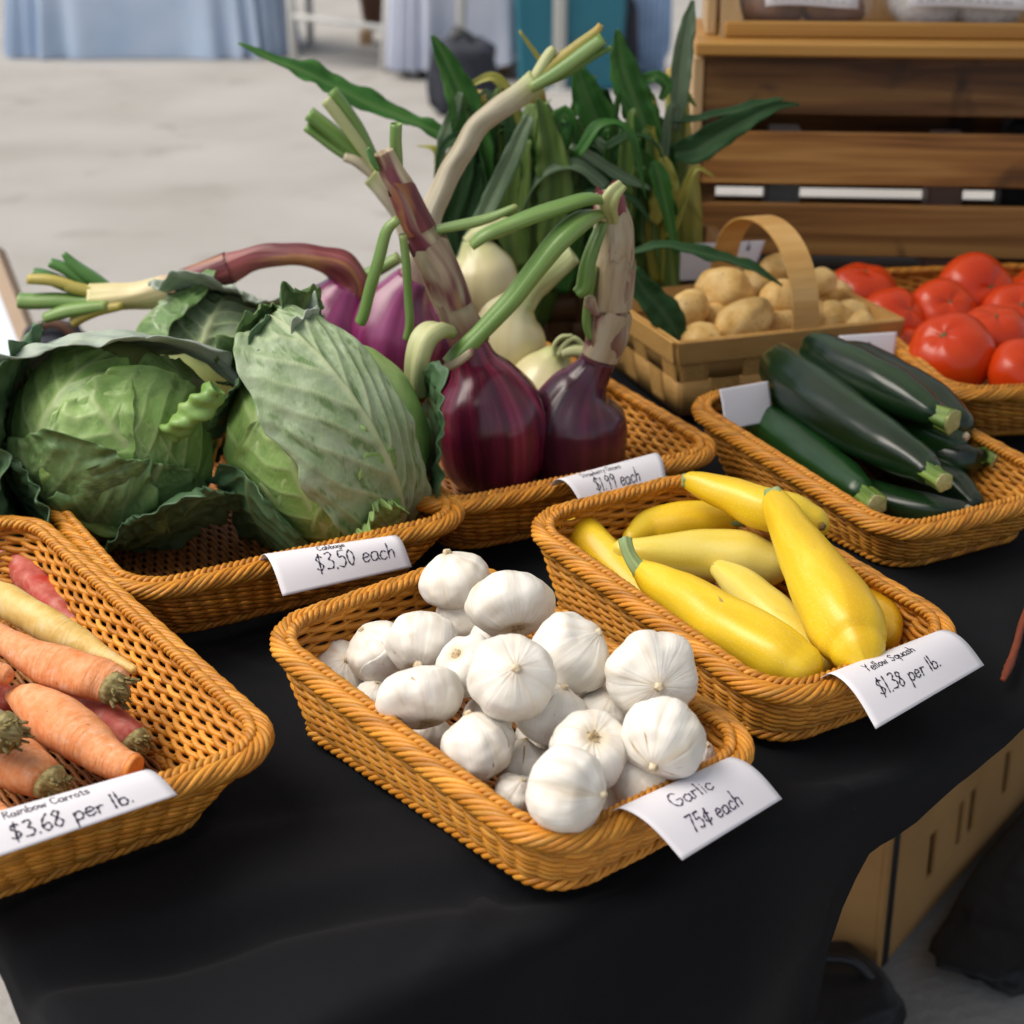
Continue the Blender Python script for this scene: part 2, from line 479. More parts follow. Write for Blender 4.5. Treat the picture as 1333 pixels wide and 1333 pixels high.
M['sheath_tan'] = mat('papery onion sheath', [(.3, (.32, .22, .13)), (.42, (.44, .35, .22)), (.55, (.54, .46, .32)), (.75, (.62, .56, .43))], 60, stretch=(1, 1, .12), detail=7, rough=.5,
                     patch=[(30, .54, .66, (.17, .035, .055)), (50, .62, .74, (.36, .18, .05)), (44, .64, .72, (.60, .50, .42))], bump=.0014, bscale=120, bstretch=(1, 1, .1), trans=.1)
M['neck_red'] = mat('red onion neck', [(.3, (.06, .010, .014)), (.5, (.16, .03, .035)), (.7, (.32, .10, .10))], 60, stretch=(1, 1, .1), detail=6, rough=.4, patch=[(30, .5, .62, (.30, .13, .05))], bump=.0014, bscale=110, bstretch=(1, 1, .1),
                    grad=[(.28, (.10, .02, .02), 0), (.42, (.30, .06, .06), .6), (.62, (.42, .12, .12), .5), (.70, (.62, .52, .30), 1), (1, (.60, .55, .26), 1)])
M['neck_white'] = mat('pale onion neck', [(.3, (.36, .30, .20)), (.5, (.50, .45, .33)), (.7, (.60, .56, .44))], 60, stretch=(1, 1, .1), rough=.5,
                      grad=[(0, (.22, .04, .06), 1), (.14, (.42, .24, .2), .6), (.28, (.5, .45, .33), 0), (.85, (.5, .5, .3), 0), (1, (.36, .45, .14), .8)], bump=.0012, bscale=100, bstretch=(1, 1, .1))
M['neck_palegreen'] = mat('pale green onion neck', [(.3, (.34, .40, .15)), (.7, (.55, .56, .30))], 60, stretch=(1, 1, .1), rough=.5, bump=.001)
M['tube'] = mat('onion leaf', [(.3, (.09, .19, .035)), (.5, (.155, .28, .065)), (.7, (.26, .37, .13))], 90, stretch=(1, 1, .05), rough=.38, bump=.0008, bscale=150, bstretch=(1, 1, .03),
                grad=[(0, (.32, .38, .13), .7), (.2, (.2, .3, .08), 0), (.9, (.3, .33, .09), 0), (1, (.42, .40, .15), .7)])
M['tube_yellow'] = mat('yellowing onion leaf', [(.3, (.30, .26, .05)), (.7, (.52, .42, .10))], 90, stretch=(1, 1, .06), rough=.45, bump=.0008, grad=[(.8, (.5, .3, .06), 0), (1, (.45, .26, .06), .8)])
M['tube_deep'] = mat('deep green onion leaf', [(.3, (.04, .13, .03)), (.7, (.10, .24, .055))], 90, stretch=(1, 1, .05), rough=.35, bump=.0006)
M['blade'] = mat('corn leaf', [(.3, (.018, .085, .014)), (.5, (.034, .14, .022)), (.7, (.075, .20, .04))], 140, stretch=(1, 1, .04), src='pc', rough=.5, spec=.3, bump=.0006, trans=.15, vein=(.10, .19, .06))
M['blade_grey'] = mat('greyish corn leaf', [(.3, (.07, .13, .065)), (.7, (.17, .25, .15))], 140, stretch=(1, 1, .04), rough=.5, bump=.0006, trans=.12, vein=(.22, .3, .17))
M['blade_dark'] = mat('dark corn leaf', [(.3, (.013, .048, .015)), (.7, (.032, .088, .028))], 140, stretch=(1, 1, .04), rough=.6, spec=.2, bump=.0006, trans=.1, vein=(.06, .11, .05))
M['husk'] = mat('corn husk', [(.3, (.045, .11, .015)), (.5, (.09, .17, .028)), (.7, (.18, .26, .06))], 120, stretch=(1, 1, .03), rough=.55, bump=.0005, bscale=160, bstretch=(1, 1, .02), trans=.08)
M['husk_yellow'] = mat('yellow corn husk', [(.3, (.20, .21, .02)), (.7, (.38, .36, .07))], 120, stretch=(1, 1, .04), rough=.5, bump=.0012, bscale=160, bstretch=(1, 1, .03))
M['shank'] = mat('cut corn shank', [(.3, (.40, .26, .04)), (.7, (.55, .42, .12))], 200, rough=.7, bump=.001)
M['silk'] = mat('corn silk', [(.05, .022, .012)], rough=.8)
M['splint'] = mat('wood splint', [(.3, (.50, .26, .065)), (.5, (.62, .35, .105)), (.7, (.70, .44, .16))], 40, stretch=(.15, 1, 1), rough=.5, rnd=.25, bump=.0004, bscale=80)
M['splint_dark'] = mat('brown splint', [(.3, (.10, .045, .014)), (.7, (.22, .11, .035))], 40, stretch=(.15, 1, 1), rough=.55, rnd=.3)
M['potato'] = mat('potato skin', [(.3, (.60, .35, .09)), (.5, (.72, .47, .165)), (.7, (.78, .56, .25))], 60, detail=6, rough=.6, speck=(110, .16, (.22, .11, .035), 1.3), patch=[(30, .6, .74, (.48, .27, .08))], bump=.0015, bscale=120)
M['tomato'] = mat('tomato skin', [(.3, (.60, .038, .003)), (.55, (.68, .060, .005)), (.75, (.72, .11, .008))], 16, rough=.27, coat=.15, coat_rough=.2, spec=.35, sss=.05, src='obj')
M['calyx'] = mat('tomato stem scar', [(.16, .10, .03)], rough=.8)
M['crate'] = mat('stained crate wood', [(.33, (.16, .06, .012)), (.5, (.38, .165, .04)), (.66, (.60, .31, .09))], 40, stretch=(.05, 1, 1), detail=9, dist=.7, rough=.55, rnd=.72, bump=.0012, bscale=60,
                 patch=[(9, .60, .72, (.07, .027, .008))])
M['board'] = mat('golden board', [(.3, (.42, .20, .04)), (.7, (.58, .31, .075))], 30, stretch=(.06, 1, 1), detail=6, rough=.5, rnd=.25, bump=.0008)
M['light_wood'] = mat('light wood', [(.3, (.46, .29, .13)), (.7, (.62, .44, .24))], 26, stretch=(1, 1, .08), detail=6, dist=1.5, rough=.6, bump=.0008)
M['carton'] = mat('cardboard', [(.3, (.36, .19, .06)), (.7, (.44, .24, .08))], 8, src='obj', rough=.8, bump=.0004, bscale=200)
M['black'] = mat('black plastic', [(.012, .013, .015)], rough=.5)
M['bag_black'] = mat('black bag', [(.006, .006, .007), (.01, .01, .012)], 10, rough=.6, bump=.004, bscale=12, src='obj')
M['navy'] = mat('dark navy fabric', [(.015, .018, .028), (.03, .034, .05)], 10, rough=.8)
M['white_metal'] = mat('white painted metal', [(.60, .60, .58)], rough=.4)
M['blue_cloth'] = mat('pale blue table skirt', [(.3, (.38, .49, .66)), (.7, (.47, .57, .72))], 4, src='obj', rough=.8, bump=.004, bscale=6)
M['lilac_cloth'] = mat('pale grey table skirt', [(.3, (.42, .46, .58)), (.7, (.54, .57, .67))], 4, src='obj', rough=.8)
M['teal'] = mat('teal plastic', [(.010, .12, .18), (.015, .15, .21)], 4, rough=.5)
M['brown'] = mat('brown clay', [(.09, .04, .02), (.14, .065, .035)], 10, rough=.7)
M['tan'] = mat('tan wood', [(.42, .25, .12), (.5, .32, .17)], 20, stretch=(.1, 1, 1), rough=.6)
M['tan_edge'] = mat('tan board edge', [(.36, .26, .18), (.42, .31, .22)], 10, rough=.7)
M['sign_white'] = mat('pale blue board', [(.60, .66, .78), (.64, .70, .82)], 3, rough=.5)
M['plaid'] = mat('blue checked fabric', [(.10, .22, .42), (.22, .36, .60)], 12, rough=.8, wave=(10, 1, (.50, .60, .76), 'X', .5))
M['donut_brown'] = mat('brown bun', [(.3, (.15, .055, .02)), (.7, (.27, .11, .04))], 40, rough=.5, bump=.001)
M['donut_white'] = mat('sugared bun', [(.3, (.50, .46, .45)), (.7, (.70, .67, .66))], 90, rough=.9, bump=.002)
M['film'] = mat('clear bag film', [(.8, .8, .82)], rough=.08, alpha=.14, bump=.004, bscale=30, src='obj')
M['pkg_grey'] = mat('grey package', [(.35, .36, .36), (.5, .5, .5)], 12, rough=.5)
M['pkg_pink'] = mat('pink package', [(.45, .25, .2), (.5, .3, .25)], 12, rough=.5)
M['cord'] = mat('orange cord', [(.16, .028, .008), (.22, .04, .01)], 90, rough=.7)

M['canopy'] = mat('shade canopy fabric', [(.55, .55, .54), (.6, .6, .59)], 3, src='obj', rough=.9, trans=.35)

# ------------------------------------------------------------------ ground
g = mesh('ground', [grid(lambda u, v: (-60 + 120 * u, -20 + 120 * v, 0), 12, 12)], M['concrete'])
tag(g, 'pale worn concrete ground of the market square', 'ground', kind='structure')

# ------------------------------------------------------------------ table under a black cloth
TA = -0.95
tu = np.array([math.cos(TA), math.sin(TA), 0]); tv = np.array([-math.sin(TA), math.cos(TA), 0])
U1, U0, V0, V1 = -0.722, -1.98, 0.262, 2.35


def UV(u, v, z): return tu * u + tv * v + np.array([0, 0, z])


tb = thing('market_table', 'folding market table hidden under a black cloth', 'table', UV(-1.3, 1.2, 0), TA)
mesh('tabletop', [box(UV((U0 + U1) / 2, (V0 + V1) / 2, TZ - .036), (U1 - U0 - .26, V1 - V0 - .12, .036), TA)], M['table'], tb)
for uu in (U0 + .18, U1 - .2):
    for vv in (V0 + .55, V1 - .15):
        mesh('leg', [sweep([UV(uu, vv, 0), UV(uu, vv, TZ - .04)], [.014, .014], 12, 'flat', 'flat')], M['black'], tb)


def lerp_tab(x, tab):
    xs = [a for a, _ in tab]; ys = [b for _, b in tab]
    return float(np.interp(x, xs, ys))


HEM = []
for hx, hy in ((1100, 1500), (1056, 1420), (1060, 1333), (1068, 1285), (1075, 1245), (1096, 1190), (1128, 1118), (1150, 1100), (1190, 1066), (1240, 1010), (1290, 966), (1333, 935), (1400, 890)):
    dd = ray(hx, hy); tt0 = (U1 + .012) / (tu @ dd)
    HEM.append((float((tv @ dd) * tt0), max(.004, -(H + dd[2] * tt0)) + .008))
HEM = [(0, .45)] + sorted(HEM[1:]) + [(2.4, .02)]


def dropR(v):
    return lerp_tab(v, HEM)


def dropL(u):
    return lerp_tab(u, [(-2.0, .03), (-.90, .03), (-.82, .045), (-.76, .10), (-.6, .4)])


def cloth_pt(a, b):
    # a,b in table coordinates; >U1 or <V0 is the hanging part
    eu = max(0, a - U1); ev = max(0, V0 - b)
    e = math.hypot(eu, ev)
    r = .012
    uu = min(a, U1); vv = max(b, V0)
    w = min(0, mnoise.noise(Vector((a * 5.5, b * 3.1, .3)))) * .022 + mnoise.noise(Vector((a * 9, b * 9, 4.))) * .0012
    w += min(0, mnoise.noise(Vector((a * 3 + b * 9, b * 3 - a * 2, 8.)))) * .012
    # ironing creases
    for (nx, ny, c0) in ((.83, .55, -.345), (-.5, .87, 1.055), (.2, .98, .36)):
        d = a * nx + b * ny - c0
        w += .0048 * math.exp(-(d / .005) ** 2)
    fw = max(0, min(1, (.62 - b) / .2)) * max(0, min(1, (a + 1.0) / .2)) + max(0, min(1, (a + .80) / .06)) * .5
    sn = math.sin(a * 30 - b * 16 + 4 * mnoise.noise(Vector((a * 3.5, b * 3.5, 6.))))
    w -= .018 * min(1, fw) * max(0, sn) ** 2
    z = TZ + .002 + w
    if e > 0:
        out = min(e, r * 1.57)
        ang = out / r
        ou = math.sin(ang) * r; dz = (1 - math.cos(ang)) * r + max(0, e - r * 1.57)
        wob = (.012 * math.sin(b * 26 + a * 5) + .02 * mnoise.noise(Vector((a * 4, b * 7, 2.)))) * min(1, dz / .12)
        ou += .06 * dz + wob
        uu += ou * eu / e; vv -= ou * ev / e
        z -= dz
    return UV(uu, vv, z)


def cloth_fn(s, t):
    # s: along u from back to hanging end, t: along v from hanging near side to far
    b0 = V0 + (V1 - V0) * max(0, (t - .18) / .82)
    if s < .86:
        a = U0 + (U1 - U0) * s / .86
    else:
        bb = b0 if t >= .18 else V0
        a = U1 + dropR(bb) * (s - .86) / .14
    if t < .18:
        aa = a if s < .86 else U1
        b = V0 - dropL(aa) * (.18 - t) / .18
    else:
        b = b0
    return cloth_pt(a, b)


cl = mesh('tablecloth', [grid(cloth_fn, 190, 230)], M['cloth'])
tag(cl, 'black cloth draped over the market table under all the baskets', 'tablecloth')

# ------------------------------------------------------------------ wicker baskets


def rrect(L, W, r, s):
    """rounded rectangle: position and outward normal at perimeter fraction s"""
    a, b = L / 2 - r, W / 2 - r
    segs = [2 * b, math.pi * r / 2, 2 * a, math.pi * r / 2] * 2
    P = sum(segs)
    d = np.asarray(s) % 1.0 * P
    pos = np.zeros(d.shape + (2,)); nor = np.zeros_like(pos)
    acc = 0
    cs = [(a, b), (-a, b), (-a, -b), (a, -b)]
    for k in range(8):
        m = (d >= acc) & (d < acc + segs[k] + 1e-9)
        q = d[m] - acc
        if k == 0: pos[m] = np.stack([np.full_like(q, a + r), -b + q], 1); nor[m] = (1, 0)
        elif k == 2: pos[m] = np.stack([a - q, np.full_like(q, b + r)], 1); nor[m] = (0, 1)
        elif k == 4: pos[m] = np.stack([np.full_like(q, -a - r), b - q], 1); nor[m] = (-1, 0)
        elif k == 6: pos[m] = np.stack([-a + q, np.full_like(q, -b - r)], 1); nor[m] = (0, -1)
        else:
            i = (k - 1) // 2
            an = i * math.pi / 2 + q / r
            n_ = np.stack([np.cos(an), np.sin(an)], 1)
            pos[m] = np.array(cs[i]) + r * n_; nor[m] = n_
        acc += segs[k]
    return pos, nor, P


def basket_meshes(L, W, hb, hf, ins, rc=.045):
    _, _, P = rrect(L, W, rc, np.array([0.]))
    ns = int(P / .0172) // 2 * 2
    rows = int(max(hb, hf) / .0043)
    wall = []
    rg = random.Random(3)

    def surf(s, f):
        # f 0 base .. 1 rim
        p1, n1, _ = rrect(L, W, rc, s)
        p0, _, _ = rrect(L - 2 * ins, W - 2 * ins, rc * .75, s)
        hz = hb + (hf - hb) * (p1[:, 0] / L + .5)
        p = p0 + (p1 - p0) * (np.asarray(f) ** .85)[:, None]
        z = .006 + (hz - .006) * f
        return np.stack([p[:, 0], p[:, 1], z], 1), np.stack([n1[:, 0], n1[:, 1], np.zeros(len(s))], 1)
    seg = 6
    s = np.arange(ns * seg) / (ns * seg)
    k = np.arange(ns * seg) / seg
    for r in range(rows):
        f = (r + .6) / (rows + .2)
        p, n = surf(s, np.full(len(s), f))
        amp = .0021
        off = amp * np.cos(math.pi * k + math.pi * r)
        ph = rg.uniform(0, 9)
        p = p + n * off[:, None]
        p[:, 2] += .0004 * np.sin(k * .37 + ph) + .0007 * np.cos(math.pi * k + math.pi * r + 1.2)
        wall.append(looptube(p, .00268 * rg.uniform(.88, 1.08), 5, True, rg.random()))
    for i in range(ns):
        ss = np.full(4, (i) / ns + .5 / ns)
        p, n = surf(ss, np.linspace(0, 1, 4))
        wall.append(looptube(p, .0017, 5, False, rg.random() * .6))
    rim = []
    nr_ = 7

    def rope(Lx, Wx, R, rs, pitch, nst, zoff, f_z, rcx):
        out = []
        _, _, PP = rrect(Lx, Wx, rcx, np.array([0.]))
        turns = max(1, round(PP / pitch))
        n = turns * 13
        s_ = np.arange(n) / n
        p, nn, _ = rrect(Lx, Wx, rcx, s_)
        hz = f_z(p[:, 0])
        for j in range(nst):
            phi = 2 * math.pi * (s_ * turns + j / nst)
            RR = R * (1 + .08 * np.sin(s_ * 80 + j * 2))
            q = np.stack([p[:, 0] + nn[:, 0] * RR * np.cos(phi), p[:, 1] + nn[:, 1] * RR * np.cos(phi), hz + zoff + RR * np.sin(phi)], 1)
            out.append(looptube(q, rs, 6, True, rg.random()))
        return out
    rimz = lambda x: hb + (hf - hb) * (x / L + .5)
    rim += rope(L + .002, W + .002, .0056, .0023, .066, 9, -.001, rimz, rc)
    rim += rope(L - .013, W - .013, .0026, .0022, .017, 3, .0035, rimz, rc * .9)
    foot = rope(L - 2 * ins + .004, W - 2 * ins + .004, .0032, .0022, .032, 4, .006, lambda x: 0 * x, rc * .75)
    floor = []
    Lf, Wf = L - 2 * ins, W - 2 * ins
    nx = int(Wf / .0052)
    for i in range(nx):
        y = -Wf / 2 + (i + .5) * Wf / nx
        inset = max(0, rc * .75 - (Wf / 2 - abs(y)))
        lx = Lf / 2 - (rc * .75 - math.sqrt(max(0, (rc * .75) ** 2 - inset ** 2)))
        x = np.linspace(-lx, lx, int(Lf / .004))
        z = .0065 + .0014 * np.cos(math.pi * x / .0135 + math.pi * i)
        floor.append(looptube(np.stack([x, np.full_like(x, y), z], 1), .0021, 5, False, rg.random()))
    for i in range(int(Lf / .0135)):
        x = -Lf / 2 + (i + .5) * .0135
        y = np.linspace(-Wf / 2 + .008, Wf / 2 - .008, 8)
        floor.append(looptube(np.stack([np.full_like(y, x), y, np.full_like(y, .0062)], 1), .0019, 5, False, rg.random() * .5))
    return wall, rim, foot, floor


BASK = {}


def basket(key, dims, c, yaw, label):
    L, W, hb, hf, ins = dims
    root = thing('wicker_basket', label, 'basket', (c[0], c[1], TZ + .003), yaw, 'shallow wicker baskets on the black table')
    if dims not in BASK:
        wall, rim, foot, floor = basket_meshes(*dims)
        BASK[dims] = [mesh('woven_wall', wall, M['wicker'], root, True), mesh('braided_rim', rim, M['wicker'], root, True),
                      mesh('foot_braid', foot, M['wicker'], root, True), mesh('woven_floor', floor, M['wicker_dark'], root, True)]
    else:
        for o in BASK[dims]:
            d = o.copy(); COL.objects.link(d); d.parent = root
    return root


KA = (.33, .20, .079, .0515, .019)
KB = (.46, .319, .078, .064, .040)
KC = (.46, .275, .078, .064, .040)
basket('garlic', KA, (-.007, 1.074), -.867, 'wicker basket heaped with white garlic bulbs')
basket('squash', KA, (.182, 1.267), -.984, 'wicker basket holding yellow squash')
KZ = (.33, .225, .079, .0515, .030)
basket('zuc', KZ, (.356, 1.576), -1.058, 'wicker basket piled with dark green zucchini')
cc = np.array([-.417, 1.086]) + (.319 - .275) / 2 * np.array([-math.sin(-.944), math.cos(-.944)])
basket('carrot', KC, cc, -.944, 'wicker basket of loose carrots at the left edge')
basket('cabbage', KB, (-.29, 1.506), -1.028, 'wide wicker basket under the green cabbages')
basket('onion', KB, (-.04, 1.683), -1.077, 'wide wicker basket with the red and white onions')
basket('tomato', KB, (.594, 1.985), -1.42, 'wicker basket full of red tomatoes in front of the crate')
# ------------------------------------------------------------------ produce helpers
FWD = np.array([0, CP, -SP]); UPV = np.array([0, SP, CP]); RGT = np.array([1., 0, 0])


def cdir(r, u, t):
    """direction given as right / up / towards the viewer of the stall"""
    return nrm(RGT * r + UPV * u - FWD * t)


def settle(P, R, rigid=.35, it=60):
    """push overlapping round things apart a little"""
    P = np.array(P, float); P0 = P.copy(); R = np.array(R)
    for _ in range(it):
        for i in range(len(P)):
            for j in range(i):
                d = P[i] - P[j]; l = np.linalg.norm(d); o = (R[i] + R[j]) * .82 - l
                if o > 0:
                    n = d / l
                    P[i] += n * o * .25; P[j] -= n * o * .25
        P += (P0 - P) * rigid * .12
        P[:, 2] = np.maximum(P[:, 2], TZ + .013 + R * .85)
    return P


def orient(ax):
    ax = nrm(np.asarray(ax, float)); ref = np.array([0, 0, 1.]) if abs(ax[2]) < .9 else np.array([1., 0, 0])
    x = nrm(np.cross(ref, ax)); y = np.cross(ax, x)
    return np.stack([x, y, ax], 1)


def pxpath(rows, n=5, Y=None, h=None):
    """rows (px, py, r_px[, Y or h]) -> smooth points and radii"""
    P = []; R = []
    for q in rows:
        if Y is not None or (h is None):
            p = at(q[0], q[1], q[3] if len(q) > 3 else Y)
        else:
            p = pt(q[0], q[1], q[3] if len(q) > 3 else h)
        P.append(p); R.append(q[2] * mpp(p))
    C = catmull(np.column_stack([P, R]), n)
    return C[:, :3], np.maximum(C[:, 3], 1e-4)


# ------------------------------------------------------------------ garlic
def garlic(px, py, rp, h, ax, label, squash_=1.0, pos=None):
    p = pt(px, py, h) if pos is None else pos
    r = rp * mpp(p)
    rg = random.Random(int(px * 7 + py))
    A = orient(cdir(*ax)) @ np.array([[math.cos(k := rg.uniform(0, 6)), -math.sin(k), 0], [math.sin(k), math.cos(k), 0], [0, 0, 1]])
    nc = rg.choice([5, 5, 6, 7])
    wa = [rg.uniform(-.25, .25) for _ in range(4)]
    amp = rg.uniform(.05, .095)
    nt, nf = 60, 40
    V = []; pc = []; tt = []
    sd = Vector((rg.uniform(0, 50), rg.uniform(0, 50), rg.uniform(0, 50)))
    for i in range(nf + 1):
        f = i / nf; ph = math.pi * f
        rr = math.sin(ph) ** .82
        z = -math.cos(ph) * .90 * squash_
        if f > .72:
            q = (f - .72) / .28
            z += .10 * q ** 2; rr *= 1 - .16 * math.sin(q * math.pi) ** 1
            rr = max(rr, .11 * (1 if f < .999 else .2))
        if f < .10: z += .10 * (1 - f / .10)
        for j in range(nt):
            th = 2 * math.pi * j / nt
            tw = th + wa[0] * math.sin(th) + wa[1] * math.sin(2 * th + 1) + .12 * f
            lobe = abs(math.sin(nc * tw / 2)) ** .75
            fade = math.sin(ph) ** .6
            k = 1 + amp * fade * (lobe - .6) + .05 * math.sin(th + wa[2] * 20) * fade
            d = Vector((rr * k * math.cos(th), rr * k * math.sin(th), z))
            nz = mnoise.noise(d * 1.3 + sd) * .12 + mnoise.noise(d * 3.2 + sd) * .035 + mnoise.noise(d * 8 + sd) * .010
            d = d * (1 + nz)
            V.append(d); pc.append((math.cos(th) * r + sd.x, math.sin(th) * r + sd.y, f * 3 * r + sd.z)); tt.append(f)
    V = np.array(V) * r * 1.03
    F = [(i * nt + j, i * nt + (j + 1) % nt, (i + 1) * nt + (j + 1) % nt, (i + 1) * nt + j) for i in range(nf) for j in range(nt)]
    V = V @ A.T + p
    root = thing('garlic_bulb', label, 'garlic', p - np.array([0, 0, r * .8]), 0, 'garlic bulbs heaped in the basket')
    mesh('bulb', [dict(v=V, f=F, pc=pc, tt=np.array(tt))], M['garlic'], root)
    # a loose flake of outer skin lifting off
    flaky = rg.random() < .4
    i0, j0 = rg.randint(8, 15), rg.randint(0, nt)
    hh_, ww_ = rg.randint(12, 18), rg.randint(10, 18)
    fv = []; fp = []; ft = []
    for ii in range(hh_ + 1):
        a_, b_ = ii / hh_, 0
        lo = .5 - .5 * (math.sin(math.pi * (.12 + .8 * a_)) ** .5) * (1 + .35 * mnoise.noise(Vector((a_ * 4, px, 0))))
        hi = .5 + .5 * (math.sin(math.pi * (.12 + .8 * a_)) ** .5) * (1 + .35 * mnoise.noise(Vector((a_ * 4, px, 5))))
        for jj in range(ww_ + 1):
            b_ = lo + (hi - lo) * jj / ww_
            x_ = b_ * ww_; j1 = int(math.floor(x_)); fr = x_ - j1
            k0 = (i0 + ii) * nt + (j0 + j1) % nt; k1_ = (i0 + ii) * nt + (j0 + j1 + 1) % nt
            q_ = V[k0] * (1 - fr) + V[k1_] * fr
            ed = max(abs(jj / ww_ * 2 - 1) ** 4, max(0, a_ - .7) / .3)
            fv.append(p + (q_ - p) * (1.004 + .007 * ed * (.5 + mnoise.noise(Vector((a_ * 5, b_ * 5, py))))))
            fp.append(np.array(pc[k0]) + .5); ft.append(.5)
    ff = [(ii * (ww_ + 1) + jj, ii * (ww_ + 1) + jj + 1, (ii + 1) * (ww_ + 1) + jj + 1, (ii + 1) * (ww_ + 1) + jj) for ii in range(hh_) for jj in range(ww_)]
    if flaky:
        fo = mesh('loose_skin', [dict(v=np.array(fv), f=ff, pc=fp, tt=np.array(ft))], M['garlic'], root)
        so = fo.modifiers.new('thickness', 'SOLIDIFY'); so.thickness = .0003; so.offset = 0
    top = p + A[:, 2] * r * (.90 * squash_ + .08)
    bend = nrm(A[:, 2] + A[:, 0] * rg.uniform(-.5, .5))
    rn = r * rg.uniform(.09, .125)
    mesh('neck', [sweep([top - A[:, 2] * r * .06, top + A[:, 2] * r * .06, top + A[:, 2] * r * .08 + bend * r * .04], [rn * 1.25, rn, rn * .8], 14, 'none', 'flat',
                        prof=lambda t, x: 1 + .16 * math.sin(t * 5), jit=r * .05, seed=px)], M['garlic_neck'], root)
    bot = p - A[:, 2] * r * .80 * squash_
    parts = [sweep([bot + A[:, 2] * r * .04, bot - A[:, 2] * r * .01], [r * .22, r * .17], 16, 'flat', 'flat', jit=r * .03, seed=py)]
    for k in range(16):
        a = rg.uniform(0, 6.28); q = r * rg.uniform(.03, .2)
        b0 = bot + A[:, 0] * q * math.cos(a) + A[:, 1] * q * math.sin(a)
        parts.append(sweep([b0, b0 - A[:, 2] * r * rg.uniform(.03, .08) + A[:, 0] * r * rg.uniform(-.04, .04)], [r * .02, r * .012], 5, 'none', 'flat'))
    mesh('root_plate', parts, M['garlic_root'], root)


G = [  # px, py, r_px, height, neck direction (right, up, towards), height scale, label
    (595, 763, 45, .088, (-.3, .9, .3), .85, 'garlic bulb at the far top of the heap beside the cabbage card'),
    (600, 797, 37, .066, (-.6, .5, .5), .9, 'half hidden garlic bulb behind the wide topmost one, upper left of it'),
    (668, 787, 54, .100, (-.15, .85, -.5), .78, 'wide flat garlic bulb at the very top of the heap'),
    (448, 874, 42, .036, (.2, .5, .8), .8, 'garlic bulb tucked in the far left corner of the basket'),
    (494, 850, 41, .058, (-.5, .7, .4), .95, 'small garlic bulb just right of the one in the left corner'),
    (551, 839, 46, .075, (.1, .8, -.5), .9, 'round garlic bulb behind the smooth oval one on the left'),
    (550, 907, 55, .080, (-.15, .9, -.35), .74, 'smooth oval garlic bulb lying over the long left rim'),
    (608, 868, 42, .084, (.45, -.6, -.6), .85, 'garlic bulb showing its round tan root plate up, behind the central one'),
    (666, 886, 56, .110, (.1, .38, .9), .9, 'large central garlic bulb with its neck facing the viewer'),
    (743, 850, 54, .096, (.72, .55, .3), .88, 'garlic bulb with a torn brown neck pointing up to the right'),
    (848, 880, 60, .094, (.1, -.15, .95), .86, 'largest garlic bulb by the right rim with its neck facing forward'),
    (866, 962, 55, .090, (-.35, -.62, .7), .92, 'garlic bulb with ragged dry roots, above the garlic card'),
    (720, 931, 48, .070, (.3, .8, .3), .85, 'garlic bulb lying under the central one, lower right of it'),
    (620, 973, 46, .066, (-.2, .85, .2), 1.0, 'upright egg shaped garlic bulb at the middle of the long near rim'),
    (681, 996, 37, .040, (.1, .9, .2), .9, 'yellowish garlic bulb deep between the others near the front'),
    (766, 980, 53, .078, (-.15, -.62, -.72), .88, 'garlic bulb turned root up with a ringed disc, near the front'),
    (738, 1027, 56, .080, (.85, -.1, .45), .92, 'front garlic bulb with a stained neck pointing right'),
    (789, 931, 36, .058, (.2, .8, .5), .9, 'shaded garlic bulb sunk between the large right one and the centre'),
    (838, 1022, 46, .050, (.5, .7, .4), .9, 'garlic bulb partly under the garlic card'),
    (671, 1034, 29, .040, (.3, .7, .5), .9, 'small garlic bulb left of the front stained one'),
    (487, 906, 24, .034, (.2, .8, .5), .9, 'little garlic bulb peeping out left of the smooth oval one'),
    (804, 1040, 34, .034, (.4, .7, .4), .9, 'low garlic bulb squeezed beside the card and the front rim'),
    (560, 958, 30, .030, (.2, .8, .4), .9, 'low garlic bulb in shadow beneath the smooth oval one'),
    (906, 985, 26, .050, (.5, .6, .4), .9, 'garlic bulb just showing right of the one with dry roots'),
    (638, 932, 34, .046, (-.3, .8, .4), .9, 'shadowed garlic bulb below the central one, above the egg shaped one'),
    (528, 880, 28, .040, (.3, .7, .4), .9, 'garlic bulb wedged above the smooth oval one near the left end'),
    (770, 912, 34, .052, (-.2, .8, .4), .9, 'garlic bulb in the gap under the torn necked one'),
    (706, 962, 34, .040, (.3, .8, .3), .9, 'dim garlic bulb behind the root up one, in the middle of the heap'),
    (645, 832, 32, .060, (.2, .8, .4), .9, 'garlic bulb filling the gap under the wide topmost one'),
    (898, 930, 30, .048, (.4, .7, .4), .9, 'garlic bulb by the right wall between the two big right ones'),
]
gpos = []; grad_ = []
for q in G:
    p = pt(q[0], q[1], q[3]); gpos.append(p); grad_.append(q[2] * mpp(p))
gpos = settle(gpos, np.array(grad_) * .9, 1.0, 25)
for q, p in zip(G, gpos):
    garlic(q[0], q[1], q[2], q[3], q[4], q[6], q[5], p)

# ------------------------------------------------------------------ yellow squash
lump = lambda k, a, ph=0: (lambda th, t: 1 + 1.7 * a * math.sin(k * th + ph) + .02 * math.sin(2 * th + 5 * t + ph))


